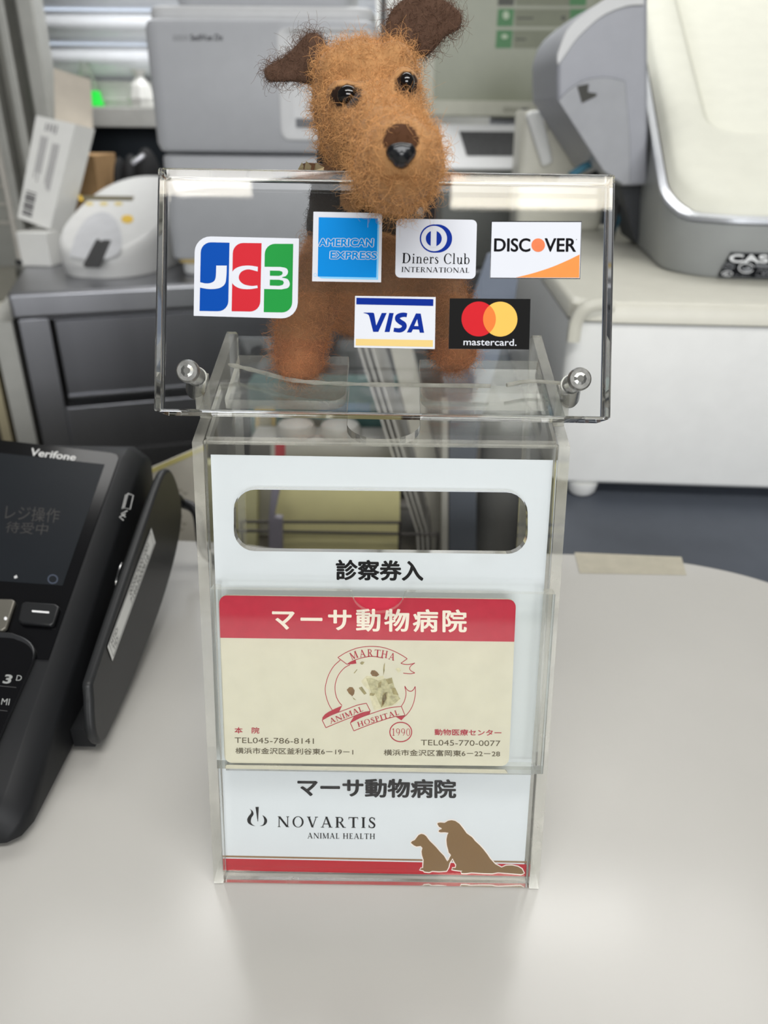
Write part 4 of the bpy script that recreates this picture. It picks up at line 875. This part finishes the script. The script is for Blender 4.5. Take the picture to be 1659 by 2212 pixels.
g.build('dog_picture', cd_)
# ================================================================== thick clear sign plate
PL = math.radians(25.5); PN = np.array([0,-math.cos(PL),math.sin(PL)]); PP = at(825,897,Y=.030)
PT = .0125
g = G(PP, PN)
sg = thing('acrylic_sign', at(825,897,Y=.03), 'thick clear acrylic plate carrying card brand stickers, leaning in front of the felt dog', 'sign')
pc = [on(x, y, PP, PN) for x, y in ((340,360),(1330,375),(1320,906),(331,888))]
MB().prism(pc, -PN*PT, glass_mat('thick_acrylic', (.985,.99,.985))).build('plate', sg, bevel=.0007, seg=2)
alu = M('standoff_metal', (150,150,146), .25, metal=.9, var=.12, scale=500); cap_m = M('standoff_cap', (150,150,147), .3, metal=.8, var=.25, scale=700)
for (cx_, cy_, ex, ey, s) in ((408,803,446,850,-1), (1250,820,1214,868,1)):
    c0 = on(cx_, cy_, PP, PN); e0 = at(ex, ey, Y=float((c0-PN*.026)[1])); e0[0] = s*.0555; c1 = c0-PN*(PT+.0002); r_ = .0031
    so = MB().tube([c0+PN*.0002, c0+PN*.0012, c0+PN*.0018], [r_, r_, r_*.86], cap_m, 28).build('standoff_cap', sg, smooth=True)
    MB().tube([c1, c1*.15+e0*.85, e0], [r_*.92, r_*.92, r_*.8], alu, 24).build('standoff', sg, smooth=True)
    MB().tube([c0, c1], r_*.8, alu, 24).build('standoff_core', sg, smooth=True)
    w_ = MB(); w_.tube([c0+PN*.00185, c0+PN*.0021], [r_*.55, r_*.3], alu, 9); w_.build('screw_head', so)
    br_ = MB(); br_.prism([e0+np.array([-s*.0032,.004,-.0095]), e0+np.array([-s*.0032,-.005,-.006]), e0+np.array([-s*.0032,-.004,.003]), e0+np.array([-s*.0032,.006,.004])], (s*.0025,0,0), acr, glue); br_.build('bracket', sg, bevel=.0005)
wst = M('sticker_white', (199,202,209), .4, var=.01); 
def sticker(name, outline, label):
    """base of a sticker; its print is added to the same mesh"""
    g.mb = MB(); g.slab(outline, .00012, wst, 5); return name, label
def done(nl):
    o = g.build(nl[0], sg); o['label'] = nl[1]; return o
L = 6
q4 = lambda P: [(x/3.0722+320, y/3.0722+340) for x, y in P]; q5 = lambda P: [(x/3.0722+800, y/3.0722+400) for x, y in P]
# JCB
fm = quad_map(q4([(310,522),(1001,538),(991,1071),(302,1051)]))
ol = [tuple(fm(x/1.3, y)) for x, y in rrect(0,0,1.3,1,[.20,.002,.20,.002])]
nl = sticker('card_brand_sticker', ol, 'white sticker with blue, red and green striped letter mark')
jb, jr, jg = M('jcb_blue', (0,66,152), .4, var=.02), M('jcb_red', (184,38,48), .4, var=.02), M('jcb_green', (30,134,58), .4, var=.02)
for (P, mt) in ((((350,562),(540,566),(531,1022),(341,1019)), jb), (((563,567),(753,569),(743,1024),(554,1021)), jr), (((775,573),(963,574),(955,1030),(767,1027)), jg)):
    f2 = quad_map(q4(P)); g.poly([tuple(f2(x/.42, y)) for x, y in rrect(0,0,.42,1,[.15,.001,.15,.001])], mt, L)
g.poly(q4([(452,718),(522,718)]+[tuple(p) for p in smooth_line([(522,718),(519,790),(510,838),(480,864),(440,873),(395,873),(343,864)], 5)][1:]+[(343,828)]+[tuple(p) for p in smooth_line([(343,828),(380,836),(412,834),(438,820),(449,790),(452,718)], 5)][1:-1]), wst, L+1)
oc = smooth_line([(728,726),(670,718),(610,724),(565,750),(551,797),(562,840),(605,868),(665,875),(727,867)], 5); ic = smooth_line([(725,850),(685,853),(635,842),(606,815),(603,785),(622,757),(665,743),(727,757)], 5)
m_ = len(oc); icr = ic[::-1]
for i in range(m_-1):
    a_, b_ = i/(m_-1)*(len(icr)-1), (i+1)/(m_-1)*(len(icr)-1); g.poly(q4([oc[i], oc[i+1], icr[int(round(b_))], icr[int(round(a_))]]), wst, L+1)
g.poly(q4([(769,726),(880,727)]+[tuple(p) for p in smooth_line([(880,727),(918,737),(928,762),(915,786),(888,797),(925,808),(940,838),(928,865),(885,876)], 5)][1:]+[(768,873)]), wst, L+1)
g.poly(q4([(808,751),(870,752),(890,758),(893,770),(885,781),(868,786),(808,785)]), jg, L+2); g.poly(q4([(808,811),(870,812),(895,818),(901,832),(893,846),(870,852),(807,850)]), jg, L+2)
done(nl)
# American Express
nl = sticker('card_brand_sticker', q4([(1097,360),(1554,370),(1546,829),(1088,822)]), 'square sky-blue sticker with outlined lettering')
ab = M('amex_blue', (0,124,198), .4, var=.02); ap = M('amex_pale', (120,186,226), .4)
g.poly(q4([(1515,430),(1534,420),(1526,812),(1150,803),(1126,791),(1515,795)]), ap, L); g.poly(q4([(1132,397),(1524,405),(1514,797),(1125,790)]), ab, L+1)
for body, q in (('AMERICAN', [(1136,540),(1494,540),(1490,592),(1134,588)]), ('EXPRESS', [(1212,624),(1518,629),(1514,674),(1210,672)])):
    g.text(body, 0,0,0,0, wst, L+2, fat=2.5, q=q4(q)); g.text(body, 0,0,0,0, wst, L+2, fat=1.5, q=q4(q)); g.text(body, 0,0,0,0, ab, L+3, fat=.95, q=q4(q))
g.line(q4([(1109+10*math.cos(t),780+10*math.sin(t)) for t in np.linspace(0,2*PI,17)]), .8, ap, L); done(nl)
# Diners Club
fm = quad_map(q5([(172,222),(708,230),(698,622),(165,613)])); asp = 536/391
nl = sticker('card_brand_sticker', [tuple(fm(x/asp, y)) for x, y in rrect(0,0,asp,1,.085)], 'round-cornered white sticker with blue split circle')
db = M('diners_blue', (8,42,136), .4, var=.02)
def d5(c, r, mt, ly, ry=None): g.poly(q5([(c[0]+r*math.cos(2*PI*k/44), c[1]+(ry or r)*math.sin(2*PI*k/44)) for k in range(44)]), mt, ly)
g.poly(q5([(430,261)]+[(445+98*math.cos(t),354+94*math.sin(t)) for t in np.linspace(-PI/2,PI/2,24)]+[(424+96*math.cos(t),354+94*math.sin(t)) for t in np.linspace(PI/2,1.5*PI,24)]), db, L)
d5((423,354), 86, wst, L+1, 84); d5((421,354), 53, db, L+2); g.poly(q5([(402,296),(440,296),(438,412),(400,412)]), wst, L+3)
g.serif('Diners Club', 0,0,0,0, ink, L, gap=.06, q=q5([(214,446),(660,453),(658,526),(211,519)])); g.serif('INTERNATIONAL', 0,0,0,0, ink, L, gap=.07, q=q5([(208,541),(656,548),(655,582),(206,577)])); done(nl)
# Discover
nl = sticker('card_brand_sticker', q5([(802,238),(1403,240),(1393,622),(792,618)]), 'white sticker with orange disc and orange lower corner')
g.line(q5([(804,240),(1401,242),(1391,620),(795,616)]), 1.7, ink, L+1, True)
og = M('discover_orange', (216,134,70), .4, var=.03, scale=300)
g.text('DISC', 0,0,0,0, ink, L, fat=1.0, q=q5([(825,354),(1060,354),(1059,441),(823,439)])); g.text('VER', 0,0,0,0, ink, L, fat=1.0, q=q5([(1160,354),(1364,354),(1362,441),(1158,440)]))
d5((1114,398), 45, M('discover_disc_orange', (212,118,78), .4, var=.12, scale=120), L); d5((1368,361), 3, ink, L)
g.poly(q5([(965,613)]+[tuple(p) for p in smooth_line([(965,613),(1080,584),(1200,545),(1300,503),(1389,460)], 6)][1:]+[(1386,614)]), og, L); done(nl)
# Visa
v8 = lambda P: [(x/8.7316+760, y/8.7316+630) for x, y in P]
nl = sticker('card_brand_sticker', v8([(62,80),(1582,102),(1565,1082),(42,1052)]), 'white sticker with blue top band and gold bottom band')
vb = M('visa_blue', (0,36,128), .4, var=.02); vy = M('visa_gold', (208,182,118), .4, var=.02)
g.poly(v8([(86,115),(1540,142),(1536,270),(84,240)]), vb, L); g.poly(v8([(76,890),(1530,915),(1528,1043),(72,1015)]), vy, L)
g.poly(v8([(222,394),(395,396)]+[tuple(p) for p in smooth_line([(395,396),(415,408),(426,440),(460,640)], 4)][1:]+[(565,402),(658,402),(500,758),(402,758),(330,470)]+[tuple(p) for p in smooth_line([(330,470),(310,435),(270,415),(222,403)], 4)][1:]), vb, L)
g.poly(v8([(705,402),(790,403),(712,762),(618,760)]), vb, L)
sp_ = smooth_line([(1040,445),(990,436),(930,442),(870,470),(862,520),(905,565),(975,610),(990,660),(955,710),(890,730),(790,718)], 6)
g.polys(thick(v8([tuple(p) for p in sp_]), [ (76+18*math.sin(PI*i/(len(sp_)-1)))/8.7316 for i in range(len(sp_))]), vb, L)
g.poly(v8([(1210,410),(1300,414),(1364,776),(1282,774),(1268,716),(1152,712),(1124,770),(1038,770)]), vb, L); g.poly(v8([(1232,520),(1255,650),(1176,648)]), wst, L+1); done(nl)
# Mastercard
nl = sticker('card_brand_sticker', q5([(527,751),(1063,755),(1054,1091),(519,1086)]), 'black sticker with overlapping red and yellow discs')
mk = M('mastercard_black', (18,18,18), .4, var=.02); mr = M('mastercard_red', (188,32,40), .4, var=.02); my = M('mastercard_yellow', (214,174,84), .4, var=.02); mo = M('mastercard_orange', (214,116,56), .4, var=.02)
g.poly(q5([(527,751),(1063,755),(1054,1091),(519,1086)]), mk, L); d5((719,888), 114, mr, L+1, 116); d5((862,889), 114, my, L+2, 116)
a_ = math.acos(71.5/114); g.poly(q5([(719+114*math.cos(t), 888+116*math.sin(t)) for t in np.linspace(-a_, a_, 20)]+[(862+114*math.cos(t), 889+116*math.sin(t)) for t in np.linspace(PI-a_, PI+a_, 20)]), mo, L+3)
g.text('mastercard.', 0,0,0,0, wst, L+1, fat=.25, q=q5([(620,1018),(970,1022),(969,1066),(618,1062)])); done(nl)
# ================================================================== felted dog
VR, VU, VF = CAM_R[:,0], CAM_R[:,1], -CAM_R[:,2]
dg_ = thing('felt_dog', (0,.075,.15), 'needle-felted tan terrier figure with dark brown ears standing on the clear box', 'felt dog')
DB = MB(); tmpm = M('felt_skin', (168,106,58), .95)
def E_(px, py, Y, rx, ry, rd, tilt=0):
    c = at(px, py, Y=Y); k = float((c-CAM_P)@VF)/CAM_F; t = math.radians(tilt)
    a = VR*math.cos(t)+VU*math.sin(t); b = -VR*math.sin(t)+VU*math.cos(t)
    DB.ell(c, (a*rx*k, b*ry*k, VF*rd), tmpm, 28, 16); return c
def cap(p, q, n=5):
    for i in range(n):
        t = i/(n-1); E_(*[a*(1-t)+b*t for a, b in zip(p, q)])
# head
E_(790,206,.084,108,86,.019,-8); E_(730,196,.082,52,58,.016); E_(850,180,.082,52,58,.016); E_(712,235,.083,34,62,.014); E_(866,215,.080,38,66,.014)
E_(770,288,.079,78,88,.019); E_(850,270,.074,66,70,.018)
E_(745,214,.067,42,30,.007,-10); E_(872,186,.067,36,28,.007,-10)
cap((800,265,.070,80,70,.014), (862,342,.044,86,78,.014), 5)
E_(866,352,.040,88,82,.0135); E_(812,372,.045,50,58,.012); E_(912,350,.043,46,58,.012); E_(860,408,.046,70,44,.0105); E_(845,432,.049,46,22,.007)
# neck and trunk
cap((762,360,.093,78,80,.015), (770,500,.096,105,90,.017), 4)
E_(812,590,.099,158,128,.024); E_(820,648,.106,150,82,.022)
cap((704,610,.090,58,70,.014), (657,712,.076,54,56,.011), 5); cap((657,712,.076,54,56,.011), (650,772,.0655,50,50,.0085), 4); E_(650,786,.0635,50,44,.0085)
cap((925,600,.092,58,64,.014), (972,690,.080,46,48,.010), 5); cap((972,690,.080,46,48,.010), (981,750,.073,44,46,.0085), 4); E_(981,768,.0712,44,38,.0085)
# ears
def ear(pts, Y, th, tiltY):
    P = [at(a, b, Y=Y+tiltY*(i/len(pts))) for i, (a, b) in enumerate(pts)]; DB.prism(P, (0,th,0), tmpm)
earL = [tuple(p) for p in smooth_line([(706,126),(700,90),(686,70),(664,70),(645,90),(612,122),(578,140),(567,156),(580,176),(600,176),(640,176),(668,182),(690,170),(706,126)], 4)][:-1]
earR = [tuple(p) for p in smooth_line([(832,90),(834,48),(852,14),(885,-8),(925,-14),(962,0),(990,20),(1000,42),(990,62),(962,78),(940,104),(916,122),(880,106),(832,90)], 4)][:-1]
ear(earL, .083, .0042, 0); ear(earR, .083, .0042, 0)
E_(690,150,.086,30,30,.006); E_(875,100,.086,42,26,.006)
body = DB.build('body', dg_, smooth='all')
rm = body.modifiers.new('felt', 'REMESH'); rm.mode = 'VOXEL'; rm.voxel_size = .00085; rm.use_smooth_shade = True
sm_ = body.modifiers.new('soft', 'SMOOTH'); sm_.iterations = 6; sm_.factor = .5
dgr = bpy.context.evaluated_depsgraph_get(); dgr.update()
me2 = bpy.data.meshes.new_from_object(body.evaluated_get(dgr)); body.modifiers.clear(); body.data = me2
nv = len(me2.vertices); co = np.empty(nv*3); me2.vertices.foreach_get('co', co); co = co.reshape(-1,3)
wco = co
def proj_px(W):
    v = (W-CAM_P) @ CAM_R; return np.stack([CAM_CX+CAM_F*v[:,0]/-v[:,2], CAM_CY-CAM_F*v[:,1]/-v[:,2]], 1)
def inside(P, poly):
    x, y = P[:,0], P[:,1]; r = np.zeros(len(P), bool); j = len(poly)-1
    for i in range(len(poly)):
        xi, yi = poly[i]; xj, yj = poly[j]
        r ^= ((yi > y) != (yj > y)) & (x < (xj-xi)*(y-yi)/(yj-yi+1e-12)+xi); j = i
    return r
def colour_of(W):
    """wool colours by region of the figure"""
    p = proj_px(W); n = len(W); C = np.tile(np.array(lin((196,147,97))), (n,1))
    C[:] = C*(1+.0*p[:,:1])
    legs = (W[:,2] < .185) & (p[:,1] > 640); C[legs] = lin((206,148,100))
    paw = (p[:,1] > 740); C[paw] = lin((204,138,92))
    ear_ = (inside(p, [(x+(x-690)*.12, y+(y-130)*.12) for x, y in earL]) | inside(p, [(x+(x-900)*.10, y+(y-50)*.10) for x, y in earR])) & (W[:,1] > .079) & ~((p[:,0] > 706) & (p[:,0] < 880) & (p[:,1] > 96))
    C[ear_] = lin((98,74,60))
    neck = (p[:,1] > 328) & (p[:,1] < 520) & (W[:,1] > .080); C[neck] = lin((64,58,52))
    back_ = (W[:,1] > .106) & (p[:,1] > 330); C[back_] = lin((58,52,48))
    chest = (p[:,1] >= 520) & (p[:,1] < 640) & (W[:,1] > .07) & (W[:,1] <= .106); C[chest] = lin((186,138,98))
    no = ((p[:,0]-866)/40)**2+((p[:,1]-302)/36)**2 < 1; C[no & (W[:,1] < .06)] = lin((84,54,34))
    for ex, ey, rx_, ry_ in ((748,208,36,26),(878,182,24,28)):
        q = ((p[:,0]-ex)/rx_)**2+((p[:,1]-ey)/ry_)**2 < 1; C[q & (W[:,1] < .08)] = lin((50,32,22))
    mo_ = (((p[:,0]-868)/46)**2+((p[:,1]-384)/8)**2 < 1) & (W[:,1] < .05); C[mo_] = lin((172,122,76))
    return C
at_ = me2.color_attributes.new('wool', 'FLOAT_COLOR', 'POINT'); Cc = colour_of(wco)
at_.data.foreach_set('color', np.concatenate([Cc, np.ones((nv,1))], 1).ravel())
def wool_mat(key, attr_geo, gain=1.0):
    mt = bpy.data.materials.new(key); mt.use_nodes = True; nt = mt.node_tree; b = nt.nodes['Principled BSDF']
    a = nt.nodes.new('ShaderNodeAttribute'); a.attribute_name = 'wool'
    hsv = nt.nodes.new('ShaderNodeHueSaturation'); nt.links.new(a.outputs['Color'], hsv.inputs['Color'])
    if attr_geo: src = nt.nodes.new('ShaderNodeTexNoise'); src.inputs['Scale'].default_value = 900; o_ = src.outputs['Fac']
    else: src = nt.nodes.new('ShaderNodeHairInfo'); o_ = src.outputs['Random']
    mr = nt.nodes.new('ShaderNodeMapRange'); mr.inputs['To Min'].default_value = .62*gain; mr.inputs['To Max'].default_value = 1.32*gain
    nt.links.new(o_, mr.inputs['Value']); nt.links.new(mr.outputs[0], hsv.inputs['Value']); nt.links.new(hsv.outputs[0], b.inputs['Base Color'])
    b.inputs['Roughness'].default_value = .9; b.inputs['Specular IOR Level'].default_value = .15; b.inputs['Sheen Weight'].default_value = .1 if attr_geo else 0
    return mt
me2.materials.clear(); me2.materials.append(wool_mat('felt_wool', True, .74)); me2.update()
me2.polygons.foreach_set('use_smooth', [True]*len(me2.polygons))
# loose wool fibres
me2.calc_loop_triangles(); nt_ = len(me2.loop_triangles); tri = np.empty(nt_*3, int); me2.loop_triangles.foreach_get('vertices', tri); tri = tri.reshape(-1,3)
vn = np.empty(nv*3); me2.vertices.foreach_get('normal', vn); vn = vn.reshape(-1,3)
A_, B_, C_ = wco[tri[:,0]], wco[tri[:,1]], wco[tri[:,2]]
area = .5*np.linalg.norm(np.cross(B_-A_, C_-A_), axis=1)
def bare(W):
    p = proj_px(W); f = W[:,1] < .08; r = np.ones(len(W))
    for ex, ey, rx_, ry_ in ((752,204,34,32),(878,176,25,30),(867,330,40,26)): r[f & (((p[:,0]-ex)/rx_)**2+((p[:,1]-ey)/ry_)**2 < 1)] = .02
    r[f & (((p[:,0]-866)/40)**2+((p[:,1]-302)/36)**2 < 1)] *= .5
    return r
def fibres(name, N, len_rng, rad, lift, mask=None, curl=.6):
    ctr = (A_+B_+C_)/3; w_ = area.copy()
    w_ = w_*bare(ctr)
    if mask is not None: w_ = w_*mask(ctr)
    idx = rng.choice(nt_, N, p=w_/w_.sum()); u = rng.random((N,2)); u[u.sum(1) > 1] = 1-u[u.sum(1) > 1]
    P = A_[idx]+(B_-A_)[idx]*u[:,:1]+(C_-A_)[idx]*u[:,1:]; Nn = vn[tri[idx]].mean(1); Nn /= np.linalg.norm(Nn, axis=1, keepdims=True)
    K = 7; T = rng.normal(size=(N,3)); T -= (T*Nn).sum(1, keepdims=True)*Nn; T /= np.linalg.norm(T, axis=1, keepdims=True)
    Ln = (len_rng[0]+(len_rng[1]-len_rng[0])*rng.random(N)**2)[:,None]; lf = (lift[0]+(lift[1]-lift[0])*rng.random(N))[:,None]
    col = colour_of(P); short = (col[:,0] < lin((90,0,0))[0]); Ln[short] *= .4
    pts = np.empty((N,K,3)); pts[:,0] = P-Nn*.0003; d = T*np.sqrt(1-np.minimum(lf,.99)**2)+Nn*lf
    ax = rng.normal(size=(N,3)); ax /= np.linalg.norm(ax, axis=1, keepdims=True); cu = curl*(.3+rng.random((N,1)))
    for k in range(1, K):
        pts[:,k] = pts[:,k-1]+d*Ln/(K-1); d = d+np.cross(ax, d)*cu-Nn*.06; d /= np.linalg.norm(d, axis=1, keepdims=True)
    hc = bpy.data.hair_curves.new(name); hc.add_curves([K]*N); hc.attributes['position'].data.foreach_set('vector', pts.astype(np.float32).ravel()) if 'position' in hc.attributes else hc.position_data.foreach_set('vector', pts.astype(np.float32).ravel())
    ra = hc.attributes.get('radius') or hc.attributes.new('radius', 'FLOAT', 'POINT'); ra.data.foreach_set('value', np.tile(np.linspace(rad, rad*.5, K), N).astype(np.float32))
    wa = hc.attributes.new('wool', 'FLOAT_COLOR', 'CURVE'); wa.data.foreach_set('color', np.concatenate([col, np.ones((N,1))], 1).astype(np.float32).ravel())
    hc.materials.append(WM); o = bpy.data.objects.new(name, hc); COL.objects.link(o); put(o, body); return o
WM = wool_mat('wool_fibre', False, 1.0)
tan_m = lambda c: (colour_of(c)[:,0] > lin((120,0,0))[0])*1.0
fibres('wool_fur', 56000, (.0025,.0082), .000042, (.06,.42), curl=.9)
fibres('stray_wool', 3200, (.004,.010), .000024, (.3,.8), curl=.6)
# eyes, nose, collar
eyem = M('eye_black', (10,8,8), .06, spec=.6)
def bead(px, py, Y, rx, ry, rd, name, mt, tilt=0):
    c = at(px, py, Y=Y); k = float((c-CAM_P)@VF)/CAM_F; t = math.radians(tilt)
    return MB().ell(c, ((VR*math.cos(t)+VU*math.sin(t))*rx*k, (-VR*math.sin(t)+VU*math.cos(t))*ry*k, VF*rd), mt, 28, 18).build(name, dg_, smooth=True)
def surf_y(px, py):
    dgr = bpy.context.evaluated_depsgraph_get(); d = ray(px, py); d = d/np.linalg.norm(d)
    ok, loc, *_ = body.ray_cast(body.matrix_world.inverted() @ Vector(CAM_P), Vector(d)); return (body.matrix_world @ loc)[1] if ok else .06
bpy.context.view_layer.update()
bead(752, 207, surf_y(752,207)+.0008, 25, 21, .0028, 'eye', eyem, -8); bead(878, 178, surf_y(878,178)+.0006, 18, 20, .0024, 'eye', eyem)
nY = surf_y(866,334); nm = M('nose_black', (14,16,20), .28, spec=.5)
NB = MB(); 
for (px, py, rx_, ry_, rd_) in ((867,326,32,14,.0030),(853,330,20,16,.0030),(882,329,18,16,.0030),(867,342,22,19,.0032)):
    c = at(px, py, Y=nY-.0006); k = float((c-CAM_P)@VF)/CAM_F; NB.ell(c, (VR*rx_*k, VU*ry_*k, VF*rd_), nm, 24, 14)
no_ = NB.build('nose', dg_, smooth='all')
r2 = no_.modifiers.new('r', 'REMESH'); r2.mode = 'VOXEL'; r2.voxel_size = .0004; r2.use_smooth_shade = True
s2 = no_.modifiers.new('s', 'SMOOTH'); s2.iterations = 8
# collar
lea = M('collar_leather', (96,66,42), .45, var=.12, scale=300); gold = M('stud_gold', (226,204,160), .22, metal=.85); 
cc = at(766, 412, Y=.092); ca, cb_ = np.array([.0150,0,-.0044]), np.array([.0,.0185,-.004]); up_ = np.array([.25,-.15,1.0]); up_ /= np.linalg.norm(up_)
loops = []
for k in range(40):
    t = 2*PI*k/40; c = cc+ca*math.cos(t)+cb_*math.sin(t); o_ = ca*math.cos(t)+cb_*math.sin(t); o_ /= np.linalg.norm(o_)
    loops.append([c+o_*.0006-up_*.0024, c+o_*.0014-up_*.002, c+o_*.0014+up_*.002, c+o_*.0006+up_*.0024, c-o_*.0006+up_*.0022, c-o_*.0006-up_*.0022])
co_ = MB().loft(loops+[loops[0]], lea, False, False).build('collar', dg_, smooth=True)
for k in (20, 22, 24, 26, 34, 36):
    t = 2*PI*k/40; o_ = ca*math.cos(t)+cb_*math.sin(t); c = cc+o_; o_ /= np.linalg.norm(o_); s_ = np.cross(up_, o_); r_ = .0019
    b4 = [c+o_*.0013+s_*a*r_+up_*b*r_ for a, b in ((-1,-1),(1,-1),(1,1),(-1,1))]; MB().add(b4+[c+o_*.0026], [(0,1,4),(1,2,4),(2,3,4),(3,0,4),(3,2,1,0)], gold).build('stud', co_)
tg = at(772, 432, Y=.066); MB().tube([tg, tg+np.array([.002,-.001,.001]), tg+np.array([.004,.0,.004])], .0003, gold, 8).build('collar_ring', co_, smooth=True)
